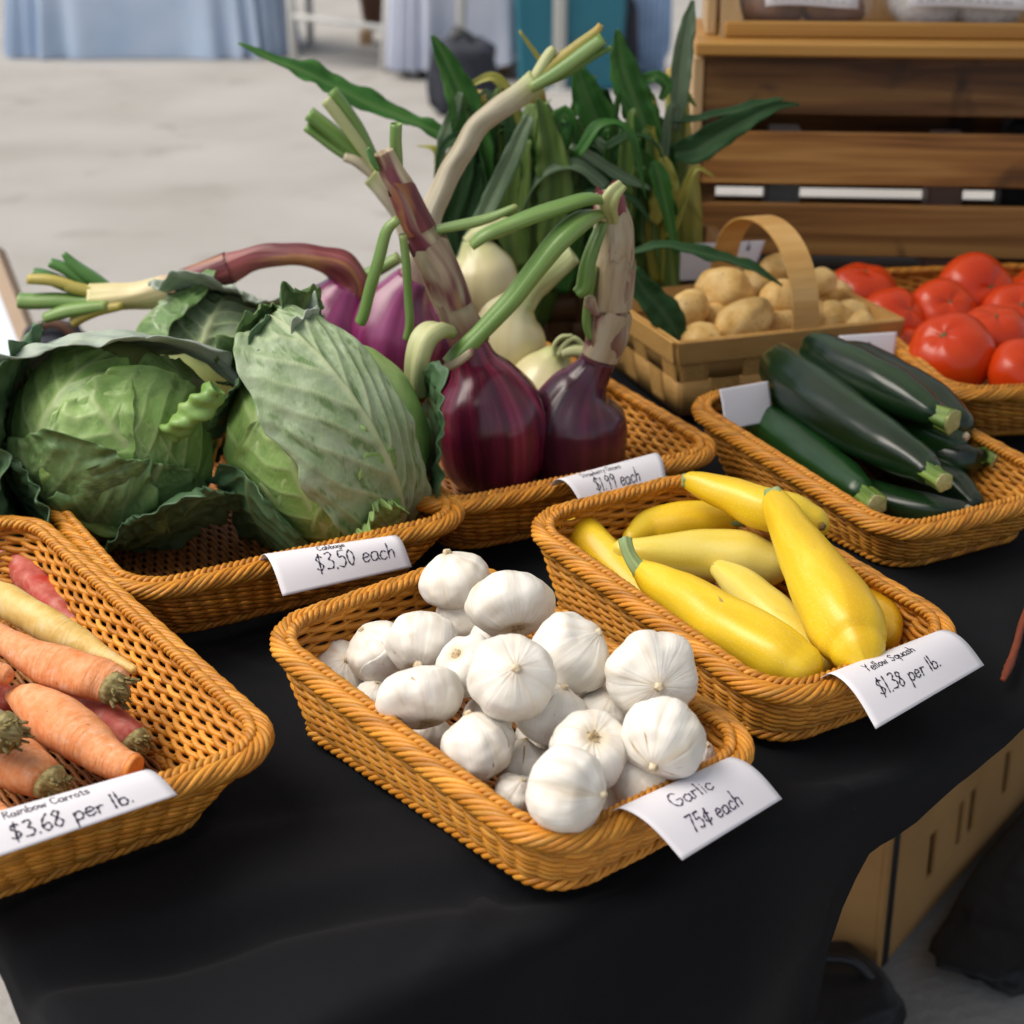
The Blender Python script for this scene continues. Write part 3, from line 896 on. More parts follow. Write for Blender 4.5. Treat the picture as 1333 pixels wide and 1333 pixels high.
def squash(rows, stem, m, label, ends=('round', 'round'), scar=None):
    P, R = pxpath(rows, 7, h=0)
    root = thing('yellow_squash', label, 'squash', (P[len(P) // 2][0], P[len(P) // 2][1], TZ + .014), 0, 'yellow squash in the basket')
    sd = rows[0][0] * .013
    mesh('fruit', [sweep(P, R, 36, ends[0], ends[1], lump(5, .012, sd), sd, .0025, sd)], m, root)
    if stem:
        P, R = pxpath(stem, 6, h=0)
        mesh('stem', [sweep(P, R, 20, 'none', 'flat', lambda th, t: 1 + .12 * math.cos(5 * th), sd)], M['squash_stem'], root)
    if scar:
        p = pt(*scar[:2], scar[3]); d = cdir(*scar[4]); r = scar[2] * mpp(p)
        mesh('blossom_scar', [sweep([p - d * .002, p + d * .0012], [r, r * .7], 12, 'flat', 'flat', jit=.0006)], M['calyx'], root)


squash([(744 + 6, 688, 20, .052), (762, 701, 26, .052), (785, 722, 26, .050), (812, 748, 22, .044), (850, 785, 20, .036)], None, M['squash'], 'yellow squash end sticking up at the left corner of the basket')
squash([(824, 700, 14, .050), (846, 688, 23, .052), (880, 682, 26, .055), (918, 677, 24, .058), (950, 675, 17, .060)], [(950, 675, 15, .060), (962, 676, 14, .060), (973, 677, 11, .060)], M['squash'],
       'short yellow squash with a green cut end, second from the back')
squash([(900, 627, 13, .102), (916, 633, 17, .101), (950, 645, 23, .099), (990, 661, 29, .095), (1030, 672, 30, .091), (1056, 680, 24, .088)], [(900, 627, 10, .102), (893, 626, 9, .103), (888, 626, 8, .103)], M['squash'],
       'yellow squash lying farthest back along the rim', scar=(1072, 686, 6, .090, (.8, -.3, .5)))
squash([(812, 716, 14, .062), (840, 719, 19, .061), (876, 722, 27, .058), (920, 723, 33, .055), (965, 727, 36, .052), (1000, 735, 30, .048)], None, M['squash_pale'],
       'pale lemon squash lying across the middle with a scratched mark')
squash([(937, 741, 12, .056), (952, 752, 18, .054), (975, 772, 26, .050), (1005, 803, 30, .044), (1040, 834, 29, .038), (1075, 862, 22, .032)], [(940, 743, 11, .056), (934, 738, 10, .057)], M['squash_pale'],
       'small pale squash with a snapped tip, between the front and the big right one')
squash([(836, 744, 15, .072), (850, 754, 22, .072), (880, 773, 29, .070), (920, 797, 35, .068), (965, 824, 40, .064), (1010, 850, 40, .060), (1040, 868, 33, .055)],
       [(840, 747, 13, .072), (829, 738, 10, .077), (820, 724, 8.5, .084), (815, 710, 8.5, .091), (814, 703, 9, .094)], M['squash'], 'long front yellow squash with a curved green stem')
squash([(1010, 655, 18, .110), (1020, 672, 23, .107), (1038, 706, 31, .100), (1062, 746, 41, .090), (1086, 786, 50, .080), (1102, 816, 52, .073), (1111, 834, 46, .069), (1116, 844, 37, .067)],
       [(1011, 657, 15, .110), (1008, 649, 15, .112), (1007, 645, 14, .113)], M['squash'], 'big deep yellow squash leaning over the others on the right')
squash([(1090, 745, 18, .040), (1120, 780, 26, .042), (1146, 815, 30, .042), (1150, 826, 24, .042)], None, M['squash_orange'], 'orange tinted squash half hidden under the big right one')

# ------------------------------------------------------------------ zucchini


def zuc(rows, stem, m, label, scar=None):
    P, R = pxpath(rows, 7, h=0)
    k = len(P) // 2
    root = thing('zucchini', label, 'zucchini', (P[k][0], P[k][1], TZ + .014), 0, 'zucchini piled in the basket')
    sd = rows[0][0] * .017
    mesh('fruit', [sweep(P, R, 36, 'round', 'round', lump(6, .014, sd), sd, .0018, sd)], m, root)
    if stem:
        P, R = pxpath(stem, 5, h=0)
        mesh('stem', [sweep(P, R, 30, 'none', 'none', lambda th, t: 1 + .13 * math.cos(5 * th) + .04 * math.cos(15 * th), sd)], M['zuc_stem'], root)
        d = nrm(P[-1] - P[-2])
        mesh('cut_end', [sweep([P[-1] - d * .001, P[-1] + d * .0008], [R[-1] * 1.0, R[-1] * .95], 20, 'none', 'flat', lambda th, t: 1 + .10 * math.cos(5 * th))], M['zuc_cut'], root)
    if scar:
        p = pt(*scar[:2], scar[3]); d = cdir(*scar[4]); r = scar[2] * mpp(p)
        mesh('blossom_scar', [sweep([p - d * .003, p + d * .001], [r, r * .8], 12, 'flat', 'flat')], M['garlic_neck'], root)


zuc([(1090, 640, 24, .030), (1150, 655, 27, .030), (1210, 668, 26, .030), (1246, 668, 18, .032)], None, M['zuc'], 'dark zucchini at the bottom of the pile by the front rim', scar=(1262, 663, 6, .04, (.6, -.2, .8)))
zuc([(1150, 590, 22, .032), (1205, 618, 28, .034), (1245, 640, 26, .034), (1265, 655, 18, .034)], None, M['zuc'], 'shaded zucchini low in the pile under the stacked ones')
zuc([(1140, 530, 22, .050), (1180, 560, 26, .052), (1215, 585, 27, .052), (1250, 598, 24, .052), (1270, 597, 16, .053)], [(1268, 597, 15, .053), (1285, 594, 13, .054), (1299, 600, 16, .052)], M['zuc'],
    'zucchini at the right of the pile with a flared green stem')
zuc([(1110, 505, 22, .074), (1160, 540, 27, .072), (1205, 565, 28, .068), (1236, 578, 24, .064)], None, M['zuc_green'], 'brighter green zucchini wedged under the top one')
zuc([(1095, 458, 15, .098), (1125, 470, 24, .096), (1170, 497, 28, .092), (1215, 525, 29, .086), (1245, 552, 24, .08)], None, M['zuc'], 'zucchini behind the top one with a pale blossom scar', scar=(1259, 569, 6, .083, (.7, -.5, .6)))
zuc([(964, 527, 18, .052), (978, 538, 25, .052), (1010, 561, 28, .052), (1050, 589, 29, .051), (1090, 618, 27, .050), (1118, 640, 20, .050)], [(1118, 639, 15, .050), (1130, 648, 14, .050), (1142, 657, 14, .051)], M['zuc_green'],
    'leftmost zucchini lying along the left rim of its basket')
zuc([(1018, 478, 30, .092), (1032, 493, 37, .091), (1065, 521, 40, .089), (1110, 552, 38, .086), (1155, 580, 34, .083), (1190, 600, 27, .080), (1206, 612, 19, .078)], [(1207, 613, 15, .078), (1218, 621, 12, .078), (1229, 628, 13, .078)], M['zuc'],
    'large dark zucchini in the middle with its thick end raised')
zuc([(1062, 452, 20, .122), (1082, 464, 27, .121), (1115, 483, 31, .118), (1155, 505, 32, .113), (1190, 525, 28, .108), (1210, 537, 21, .105)], [(1211, 537, 17, .105), (1222, 542, 15, .104), (1240, 549, 17, .103)], M['zuc'],
    'topmost zucchini of the pile with a ribbed pale green stem')

# ------------------------------------------------------------------ carrots


def carrot(rows, m, label, crown=None, cut=None, c1='round', m2=None):
    P, R = pxpath(rows, 7, h=0)
    k = len(P) // 2
    root = thing('carrot', label, 'carrot', (P[k][0], P[k][1], TZ + .014), 0, 'loose carrots in the basket')
    sd = (rows[0][0] + 60) * .031
    mesh('root', [sweep(P, R, 28, 'round', c1, lambda th, t: 1 + .035 * math.sin(2 * th + 9 * t + sd) + .012 * math.sin(47 * t + 3 * math.sin(th)), sd, .0026, sd)], m, root)
    if crown:
        px, py, r, h, d = crown
        p = pt(px, py, h); r = r * 1.12 * mpp(p); A = orient(cdir(*d)); rg = random.Random(int(px + py + 99)); p = p + A[:, 2] * r * .32
        parts = [sweep([p - A[:, 2] * r * .5, p - A[:, 2] * r * .1, p + A[:, 2] * r * .12], [r * .98, r * .86, r * .45], 18, 'none', 'round', jit=r * .12, seed=px)]
        for i in range(26):
            a = rg.uniform(0, 6.28); q = r * math.sqrt(rg.uniform(.0, .62))
            b0 = p + A[:, 0] * q * math.cos(a) + A[:, 1] * q * math.sin(a)
            out = nrm(A[:, 2] * 1.2 + (b0 - p) / r * .8 + np.array([rg.uniform(-.3, .3) for _ in range(3)]))
            l = r * rg.uniform(.2, .6)
            parts.append(sweep([b0 - out * l * .4, b0 + out * l], [r * rg.uniform(.07, .13), r * rg.uniform(.05, .1)], 7, 'none', 'flat'))
        mesh('crown', parts, M['c_crown'], root)
    if cut:
        px, py, r, h, d = cut
        p = pt(px, py, h); r = r * mpp(p); d = cdir(*d)
        mesh('cut_face', [sweep([p - d * .003, p + d * .001], [r, r * .95], 22, 'none', 'flat', jit=.0006)], M['c_cut'], root)


carrot([(12, 722, 13, .046), (26, 738, 18, .046), (46, 762, 20, .044), (70, 787, 19, .040), (98, 815, 15, .034)], M['c_red'], 'dusty red carrot lying farthest back by the far wall of its basket')
carrot([(-45, 745, 16, .066), (-11, 771, 20, .066), (25, 792, 23, .064), (66, 816, 21, .060), (108, 838, 17, .054), (150, 860, 11, .048), (174, 872, 7, .046)], M['c_yellow'], 'pale yellow carrot with its thin tip towards the basket corner')
carrot([(-50, 800, 15, .074), (-16, 822, 18, .074), (35, 851, 23, .074), (81, 869, 27, .072), (120, 884, 30, .070), (142, 892, 27, .068)], M['c_orange'], 'orange carrot with a big green brown crown, just below the yellow one',
       crown=(152, 897, 23, .068, (.85, -.35, .45)))
carrot([(95, 905, 20, .030), (122, 928, 26, .032), (150, 948, 28, .034), (168, 958, 25, .034)], M['c_red'], 'red carrot poking out from beneath the orange ones', crown=(177, 967, 21, .036, (.75, -.55, .4)))
carrot([(22, 906, 16, .050), (48, 921, 29, .054), (74, 939, 34, .056), (104, 960, 33, .054), (135, 981, 27, .052), (160, 995, 21, .052), (172, 999, 19, .052)], M['c_orange'],
       'thick orange carrot with a flat cut end above the carrot card', c1='flat', cut=(176, 1000, 18, .053, (.9, -.3, .35)))
carrot([(-40, 950, 20, .040), (-8, 978, 30, .044), (25, 996, 34, .046), (48, 1008, 31, .046)], M['c_orange'], 'orange carrot at the lower left with a hairy green crown', crown=(66, 1019, 25, .048, (.8, -.5, .4)))
carrot([(-70, 925, 22, .085), (-35, 938, 27, .085), (-8, 948, 26, .085)], M['c_grey'], 'grey dusty carrot end resting on top at the left edge', crown=(8, 954, 25, .085, (.9, -.15, .5)))
carrot([(-60, 862, 13, .072), (-25, 872, 16, .072), (4, 879, 15, .070)], M['c_orange'], 'small orange carrot tip left of the one with the big crown')
carrot([(-50, 880, 18, .046), (-15, 898, 20, .044), (12, 912, 16, .040)], M['c_red'], 'dark red carrot in the gap under the small orange tip')
carrot([(-40, 1040, 14, .040), (-15, 1052, 16, .040), (4, 1062, 12, .040)], M['c_orange'], 'orange carrot tip just behind the carrot card')

# ------------------------------------------------------------------ cabbages


def leaf(C, R, d, tip, wid, ln, m, root, off=.02, tipf=0.0, sidef=0.0, ruf=.004, seed=0, basef=0.0, power=.55, nm='outer_leaf', lat=6.5, asp=(1, 1, 1), notch=0.0, curl=0.0, ru=1.0):
    d = cdir(*d); t = nrm(cdir(*tip) - d * np.dot(cdir(*tip), d)); s = np.cross(t, d)
    nu = nv = (110 if m in ('leaf_pale', 'head') else 64)
    V = []; ve = []; pc = []; mk = []
    sv = Vector((seed * 3.7, seed * 1.3, seed * .7))
    for i in range(nu + 1):
        u = 2 * i / nu - 1
        for j in range(nv + 1):
            v = j / nv
            w = math.sin(math.pi * (.07 + .88 * v ** 1.15)) ** power
            edge_n = mnoise.noise(Vector((u * 1.2, v * 6, 0)) + sv) * .10 + mnoise.noise(Vector((u * 2, v * 17, 2)) + sv) * .045
            w *= 1 + edge_n * abs(u)
            al = (v - .5) * ln * (1 + .06 * mnoise.noise(Vector((u * 3, 0, 3)) + sv) - notch * abs(u) ** 2 * (v - .4))
            ac = u * wid * w * (ru if u > 0 else 1)
            dr = (d * math.cos(al) + t * math.sin(al)) * math.cos(ac) + s * math.sin(ac)
            uw = abs(u * w)
            mid = math.exp(-(u * w / (.030 + .050 * (1 - v))) ** 2) * (1 - .5 * v)
            q = (v - .34 * uw - .14 * uw * uw) * lat + mnoise.noise(Vector((u * 2.2, v * 2, 5)) + sv) * .5 + (.5 if u > 0 else 0)
            fr = abs((q % 1) - .5)
            latm = math.exp(-(fr / (.045 + .03 * (1 - uw))) ** 2) * (1 - abs(u) ** 4) * (.85 - .3 * v)
            q2 = q * 3 + uw * 5 + mnoise.noise(Vector((u * 9, v * 9, 7)) + sv) * 1.6
            sec = math.exp(-(abs((q2 % 1) - .5) / .09) ** 2) * .28
            vein = max(mid, latm * .8, sec * (1 - mid))
            mm = mnoise.noise(Vector((u * 2.6, q * 1.6, 11)) + sv) * .9 + .5 * mnoise.noise(Vector((u * 9, q * 3.5, 12)) + sv) + .35 * mnoise.noise(Vector((u * 24, v * 24, 13)) + sv)
            mm = min(1, max(0, (mm - .22) / .25)) * (1 - min(1, vein * 1.3)) * (.9 if m == 'leaf_pale' else .6)
            mk.append(mm)
            e = max(abs(u) ** 3, max(0, v - .55) ** 2 * 4)
            rr = R * (1 + off) + tipf * max(0, (v - .35) / .65) ** 2 + sidef * abs(u) ** 2.6 + basef * max(0, .4 - v) ** 2 * 6
            rr += e * ruf * (2.2 * mnoise.noise(Vector((u * 2.3, v * 7, 1)) + sv) + mnoise.noise(Vector((u * 5, v * 16, 4)) + sv))
            kr = .55 if m in ('head', 'leaf_mid') else 1.0
            rr += kr * .0019 * max(mid * 1.2, latm) + kr * .0022 * mnoise.noise(Vector((u * 4, v * 5, 9)) + sv) - kr * .0016 * (1 - max(mid, latm)) * (.5 + .5 * math.cos(q * 6.283))
            p = dr * rr * np.array(asp)
            if curl and v > .7:
                k = (v - .7) / .3
                p = p + d * curl * k * k - t * curl * 1.2 * k ** 2
            V.append(C + p); ve.append(vein); pc.append((u, v, 0))
    F = [(i * (nv + 1) + j, (i + 1) * (nv + 1) + j, (i + 1) * (nv + 1) + j + 1, i * (nv + 1) + j + 1) for i in range(nu) for j in range(nv)]
    o = mesh(nm, [dict(v=np.array(V), f=F, pc=pc, vein=np.clip(np.array(ve), 0, 1) * .85, rnd=np.array(mk))], M[m], root)
    so = o.modifiers.new('thickness', 'SOLIDIFY'); so.thickness = .0011; so.offset = 0
    return o


def head(C, R, root, m='core', asp=(1, 1, 1), seed=1):
    n, k = 40, 56
    V = []; ve = []
    for i in range(n + 1):
        for j in range(k):
            a = math.pi * i / n; b = 2 * math.pi * j / k
            d = Vector((math.sin(a) * math.cos(b), math.sin(a) * math.sin(b), math.cos(a)))
            rr = R * (1 + .03 * mnoise.noise(d * 2 + Vector((seed, 0, 0))) + .012 * mnoise.noise(d * 6))
            V.append(C + np.array(d) * rr * np.array(asp)); ve.append(max(0, mnoise.noise(d * 7)) * .2)
    F = [(i * k + j, (i + 1) * k + j, (i + 1) * k + (j + 1) % k, i * k + (j + 1) % k) for i in range(n) for j in range(k)]
    mesh('head', [dict(v=np.array(V), f=F, vein=np.array(ve))], M[m], root)


GRP = 'green cabbages in the basket'
C1 = pt(150, 572, .112); R1 = .092
k1 = thing('cabbage', 'left cabbage with a grey green cap leaf and a curled cut rib', 'cabbage', C1 - [0, 0, R1], 0, GRP)
head(C1, R1 * .97, k1, 'core', seed=1)
leaf(C1, R1, (-.50, .05, .85), (.3, .9, .3), .95, 2.1, 'head', k1, .012, .002, .003, .002, 1, nm='inner_leaf', power=.6)
leaf(C1, R1, (.42, -.25, .85), (-.5, .75, .3), 1.0, 1.75, 'head', k1, .022, .003, .004, .003, 2, nm='inner_leaf', power=.6)
leaf(C1, R1, (.85, .05, .5), (.1, .9, 0), .75, 1.7, 'head', k1, .012, .002, .002, .002, 3, nm='inner_leaf', power=.6)
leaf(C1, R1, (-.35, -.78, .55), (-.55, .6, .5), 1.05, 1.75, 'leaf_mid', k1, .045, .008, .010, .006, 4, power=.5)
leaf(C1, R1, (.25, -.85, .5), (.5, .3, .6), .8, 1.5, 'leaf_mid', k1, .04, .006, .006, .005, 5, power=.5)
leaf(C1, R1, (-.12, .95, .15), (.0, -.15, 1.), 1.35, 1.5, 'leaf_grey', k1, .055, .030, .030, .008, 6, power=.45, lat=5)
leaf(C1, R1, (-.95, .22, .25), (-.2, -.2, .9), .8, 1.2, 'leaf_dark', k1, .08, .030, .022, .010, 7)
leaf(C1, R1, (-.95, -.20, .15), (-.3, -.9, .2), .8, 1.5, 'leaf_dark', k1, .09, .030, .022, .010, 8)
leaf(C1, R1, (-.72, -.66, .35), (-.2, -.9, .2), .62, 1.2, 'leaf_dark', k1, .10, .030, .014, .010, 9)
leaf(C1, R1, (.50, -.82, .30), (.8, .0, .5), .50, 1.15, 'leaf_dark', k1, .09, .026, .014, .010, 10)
leaf(C1, R1, (.05, .3, -.95), (.2, .9, -.1), 1.0, 1.3, 'leaf_dark', k1, .03, .008, .01, .008, 11)
# the curled, cut rib on the right of the head
P, R = pxpath([(222, 563, 13, 1.405), (236, 550, 15, 1.400), (252, 536, 16, 1.398), (268, 521, 16, 1.398), (282, 506, 13, 1.400)], 8)
mesh('curled_leaf', [sweep(P, R, 26, 'hollow', 'hollow', lambda th, t: 1 + .22 * math.sin(3 * th + 14 * t) + .16 * math.sin(38 * t + 2 * th), 0, .002)], M['head'], k1)

C2 = pt(432, 578, .110); R2 = .0935
k2 = thing('cabbage', 'right cabbage wrapped in one big pale veined leaf, its tip pointing up', 'cabbage', C2 - [0, 0, R2], 0, GRP)
AS = (1.0, 1.0, 1.06)
head(C2, R2 * .97, k2, 'head', AS, 5)
leaf(C2, R2, (-.62, .0, .8), (-.1, .95, .1), .95, 2.4, 'head', k2, .012, .004, .004, .002, 21, nm='inner_leaf', power=.6, asp=AS, lat=5)
leaf(C2, R2, (-.1, -.6, .8), (-.3, .9, .2), .9, 1.8, 'head', k2, .022, .002, .003, .003, 22, nm='inner_leaf', power=.6, asp=AS)
leaf(C2, R2, (.50, .0, .88), (-.58, .80, .05), .76, 2.85, 'leaf_pale', k2, .05, .030, .004, .003, 23, ru=.52, nm='wrapper_leaf', power=.55, asp=AS, lat=7.5)
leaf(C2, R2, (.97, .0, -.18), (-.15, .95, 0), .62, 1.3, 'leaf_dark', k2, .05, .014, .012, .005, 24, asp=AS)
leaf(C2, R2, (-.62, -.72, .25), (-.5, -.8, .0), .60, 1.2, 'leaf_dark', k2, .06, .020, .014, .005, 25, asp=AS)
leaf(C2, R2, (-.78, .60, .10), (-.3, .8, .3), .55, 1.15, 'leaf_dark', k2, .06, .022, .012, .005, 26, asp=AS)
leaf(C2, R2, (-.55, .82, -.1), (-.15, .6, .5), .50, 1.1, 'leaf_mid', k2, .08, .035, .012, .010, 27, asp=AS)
leaf(C2, R2, (-.42, .78, .35), (.1, .9, .3), .35, .8, 'leaf_grey', k2, .06, .022, .010, .008, 28, asp=AS)
leaf(C2, R2, (.50, -.80, .50), (.3, -.6, .4), .34, .5, 'head', k2, .06, .010, .006, .012, 29, asp=AS)

C3 = at(268, 478, 1.74); R3 = .078
k3 = thing('cabbage', 'third cabbage behind the other two, only its pale top showing', 'cabbage', C3 - [0, 0, R3], 0, GRP)
head(C3, R3 * .97, k3, 'core', seed=9)
leaf(C3, R3, (.25, .65, .65), (.3, .9, 0), .9, 1.5, 'leaf_pale', k3, .02, .004, .004, .003, 31, nm='inner_leaf')
leaf(C3, R3, (-.55, .70, .35), (-.3, .6, .3), .85, 1.5, 'leaf_mid', k3, .04, .014, .010, .006, 32)
leaf(C3, R3, (.30, .92, .05), (.4, -.1, .9), .9, 1.3, 'leaf_grey', k3, .05, .025, .018, .008, 33)

# ------------------------------------------------------------------ onions
OG = 'red onions in the basket'


def leaftube(rows, root, m='tube', Y=None, flat=.62, ends=('none', 'hollow'), n=6, nm='leaf'):
    P, R = pxpath(rows, n, Y=Y)
    sd = rows[0][0] * .01
    return mesh(nm, [sweep(P, R, 18, ends[0], ends[1], lambda th, t: (1 if abs(math.cos(th)) > .5 else 1) * math.sqrt((math.cos(th)) ** 2 + (flat * math.sin(th)) ** 2) / 1.0 + .03 * math.sin(5 * th), sd, .0012, sd)], M[m], root)


def bulbmesh(rows, m, root, Y, nm='bulb'):
    P, R = pxpath(rows, 7, Y=Y)
    sd = rows[0][0] * .013
    return mesh(nm, [sweep(P, R, 48, 'round', 'none', lambda th, t: 1 + .012 * math.sin(7 * th + sd) + .008 * math.sin(13 * th), sd, .0018, sd)], M[m], root)


def stalk(rows, m, root, Y=None, seed=0, c1='hollow', nm='neck'):
    P, R = pxpath(rows, 8, Y=Y)
    return mesh(nm, [sweep(P, R, 22, 'none', c1, lambda th, t: 1 + .06 * math.sin(3 * th + 9 * t) + .03 * math.sin(8 * th + 5 * t), seed, .0035, seed)], M[m], root)


def sheath(rows, m, root, Y, seed=0, flare=1.25):
    """a torn papery collar round a neck, open at its top"""
    P, R = pxpath(rows, 6, Y=Y)
    R = R * np.linspace(1.05, flare, len(R))
    n, ns = len(P), 26
    T = nrm(np.gradient(P, axis=0)); s = nrm(np.cross(T, FWD)); b = np.cross(s, T)
    V = []; pc = []
    for i in range(n):
        for j in range(ns):
            th = 2 * math.pi * j / ns
            tear = (i / (n - 1)) ** 2 * .013 * (mnoise.noise(Vector((math.cos(th) * 1.6, math.sin(th) * 1.6, seed))) + .5 * mnoise.noise(Vector((math.cos(th) * 5, math.sin(th) * 5, seed))))
            V.append(P[i] + T[i] * tear + R[i] * (1 + .05 * math.sin(3 * th + seed)) * (s[i] * math.cos(th) + b[i] * math.sin(th)))
            pc.append((math.cos(th) * .02 + seed, math.sin(th) * .02, i * .004))
    F = [(i * ns + j, i * ns + (j + 1) % ns, (i + 1) * ns + (j + 1) % ns, (i + 1) * ns + j) for i in range(n - 1) for j in range(ns)]
    return mesh('sheath', [dict(v=np.array(V), f=F, pc=pc)], M[m], root)


def onion(nm, label, base, Y, group):
    p = at(base[0], base[1], Y)
    return thing(nm, label, 'onion', (p[0], p[1], TZ + .015), 0, group)


# front red onion
Y = 1.60
o = onion('red_onion', 'big glossy red onion in front with a tan neck bending up to the left', (640, 600), Y, OG)
bulbmesh([(646, 640, 14), (645, 632, 42), (643, 610, 63), (641, 580, 72), (638, 546, 75), (632, 516, 66), (626, 492, 48), (618, 470, 31), (610, 445, 24)], 'onion', o, Y)
stalk([(612, 452, 24), (602, 425, 24), (592, 398, 24), (580, 368, 23), (566, 335, 22), (553, 308, 20), (540, 285, 19), (528, 258, 17), (518, 236, 16), (508, 216, 15), (498, 199, 15)], 'neck_tan', o, Y, 1)
sheath([(592, 398, 24), (578, 362, 24), (568, 338, 23), (558, 316, 23)], 'sheath_tan', o, Y, 2, 1.14)
sheath([(548, 300, 20), (538, 280, 19), (530, 262, 18), (522, 244, 17)], 'neck_red', o, Y, 3, 1.1)
leaftube([(518, 285, 9), (504, 300, 11), (493, 335, 12), (482, 375, 12), (473, 408, 12), (468, 420, 11)], o, Y=Y - .03)
leaftube([(524, 305, 8), (527, 340, 9), (531, 385, 9), (533, 420, 9), (530, 441, 9)], o, Y=Y - .03)
leaftube([(562, 300, 8), (580, 297, 9), (610, 291, 10), (640, 282, 9), (668, 271, 7)], o, Y=Y, ends=('none', 'round'))
leaftube([(519, 236, 9), (517, 210, 12), (516, 185, 12), (516, 161, 12)], o, Y=Y + .02)
leaftube([(492, 222, 5), (484, 207, 7), (478, 192, 5)], o, 'tube_deep', Y=Y - .01)
leaftube([(582, 432, 15, 1.56), (566, 430, 19, 1.54), (551, 441, 20, 1.53), (543, 465, 19, 1.525), (541, 492, 18, 1.53), (545, 512, 15, 1.535)], o, 'neck_palegreen', flat=.5)
leaftube([(612, 458, 9), (596, 470, 10), (582, 478, 8)], o, 'neck_tan', Y=Y - .06, ends=('round', 'round'), nm='dry_skin')

# right red onion
Y = 1.62
o = onion('red_onion', 'dark red onion on the right with an upright papery neck and drooping green leaves', (755, 600), Y, OG)
bulbmesh([(752, 640, 14), (752, 630, 42), (751, 608, 60), (750, 578, 67), (750, 548, 66), (751, 526, 57), (755, 509, 43), (763, 495, 31), (772, 481, 25), (780, 466, 23)], 'onion_dark', o, Y)
stalk([(775, 474, 24), (784, 454, 24), (790, 436, 26), (794, 410, 25), (797, 380, 26), (799, 350, 25), (800, 322, 24), (798, 295, 23), (795, 272, 20), (793, 250, 18)], 'neck_tan', o, Y, 4)
sheath([(780, 464, 24), (788, 442, 25), (793, 418, 26), (796, 402, 26)], 'sheath_tan', o, Y, 5, 1.06)
sheath([(795, 400, 26), (797, 380, 26), (799, 350, 26), (800, 338, 25)], 'sheath_tan', o, Y, 6, 1.10)
sheath([(799, 335, 25), (800, 314, 25), (798, 290, 23), (796, 278, 22)], 'sheath_tan', o, Y, 7, 1.08)
sheath([(797, 290, 21), (795, 270, 20), (794, 248, 19)], 'neck_white', o, Y, 8, 1.08)
leaftube([(790, 262, 9, 1.60), (768, 258, 13, 1.585), (735, 268, 14, 1.575), (700, 279, 14, 1.57), (660, 294, 13, 1.565), (632, 307, 12, 1.56), (614, 320, 9, 1.56)], o, flat=.55)
leaftube([(782, 278, 9, 1.60), (760, 286, 17, 1.58), (728, 312, 19, 1.565), (698, 350, 17, 1.56), (665, 390, 16, 1.555), (628, 430, 15, 1.55), (598, 460, 15, 1.545), (583, 474, 12, 1.545)], o, flat=.55)
leaftube([(784, 290, 8, 1.60), (773, 318, 10, 1.59), (765, 345, 11, 1.585), (760, 372, 12, 1.585), (750, 382, 8, 1.585)], o, flat=.5)
leaftube([(774, 346, 8, 1.61), (766, 390, 9, 1.61), (764, 420, 10, 1.61), (770, 440, 9, 1.61)], o, flat=.6)
leaftube([(796, 285, 9, 1.60), (792, 268, 12, 1.59), (798, 252, 11, 1.585), (810, 240, 8, 1.59)], o, 'neck_palegreen', flat=.35, ends=('round', 'hollow'))
leaftube([(780, 412, 6), (772, 402, 9), (768, 390, 10), (764, 396, 6)], o, 'neck_tan', Y=Y - .03, ends=('none', 'round'), nm='dry_skin')

# red onion behind the cabbages, neck arching far to the left
Y = 1.80
o = onion('red_onion', 'red onion behind the cabbage whose long neck arches left to a cut green fan', (440, 470), Y, OG)
bulbmesh([(436, 500, 16), (436, 488, 42), (436, 458, 58), (437, 428, 60), (441, 404, 52), (449, 385, 37), (455, 372, 27)], 'onion_pink', o, Y)
stalk([(453, 384, 29), (458, 374, 25), (456, 363, 22), (441, 346, 21), (418, 336, 17), (388, 331, 15), (356, 332, 15), (325, 338, 17), (295, 350, 19), (265, 362, 19), (235, 374, 18), (205, 381, 19), (175, 386, 18), (145, 389, 18), (118, 391, 20)],
      'neck_red', o, Y, 6)
for (rows, m) in (([(150, 392, 12), (118, 394, 14), (80, 392, 14), (48, 392, 14), (25, 391, 13)], 'tube'), ([(140, 385, 9), (110, 378, 13), (84, 370, 12), (60, 360, 11), (44, 356, 9)], 'tube_deep'),
                  ([(140, 380, 9), (112, 368, 12), (88, 352, 11), (66, 342, 9)], 'tube_deep'), ([(145, 380, 10), (118, 362, 13), (96, 345, 10), (83, 330, 5)], 'tube_deep'),
                  ([(130, 382, 8), (112, 378, 10), (94, 374, 10), (86, 371, 9)], 'tube_yellow'), ([(140, 398, 9), (110, 402, 12), (84, 406, 12), (58, 414, 9)], 'tube'),
                  ([(160, 398, 7), (130, 404, 9), (108, 412, 10), (95, 420, 10)], 'tube_yellow'), ([(110, 378, 8), (70, 366, 10), (36, 364, 9)], 'tube_yellow')):
    leaftube(rows, o, m, Y=Y - (.03 if rows[0][1] > 393 else .0) + (.03 if m == 'tube_deep' else 0), flat=.7)
sheath([(300, 348, 20), (268, 361, 20), (240, 372, 20), (228, 380, 19)], 'neck_red', o, Y, 9, 1.05)

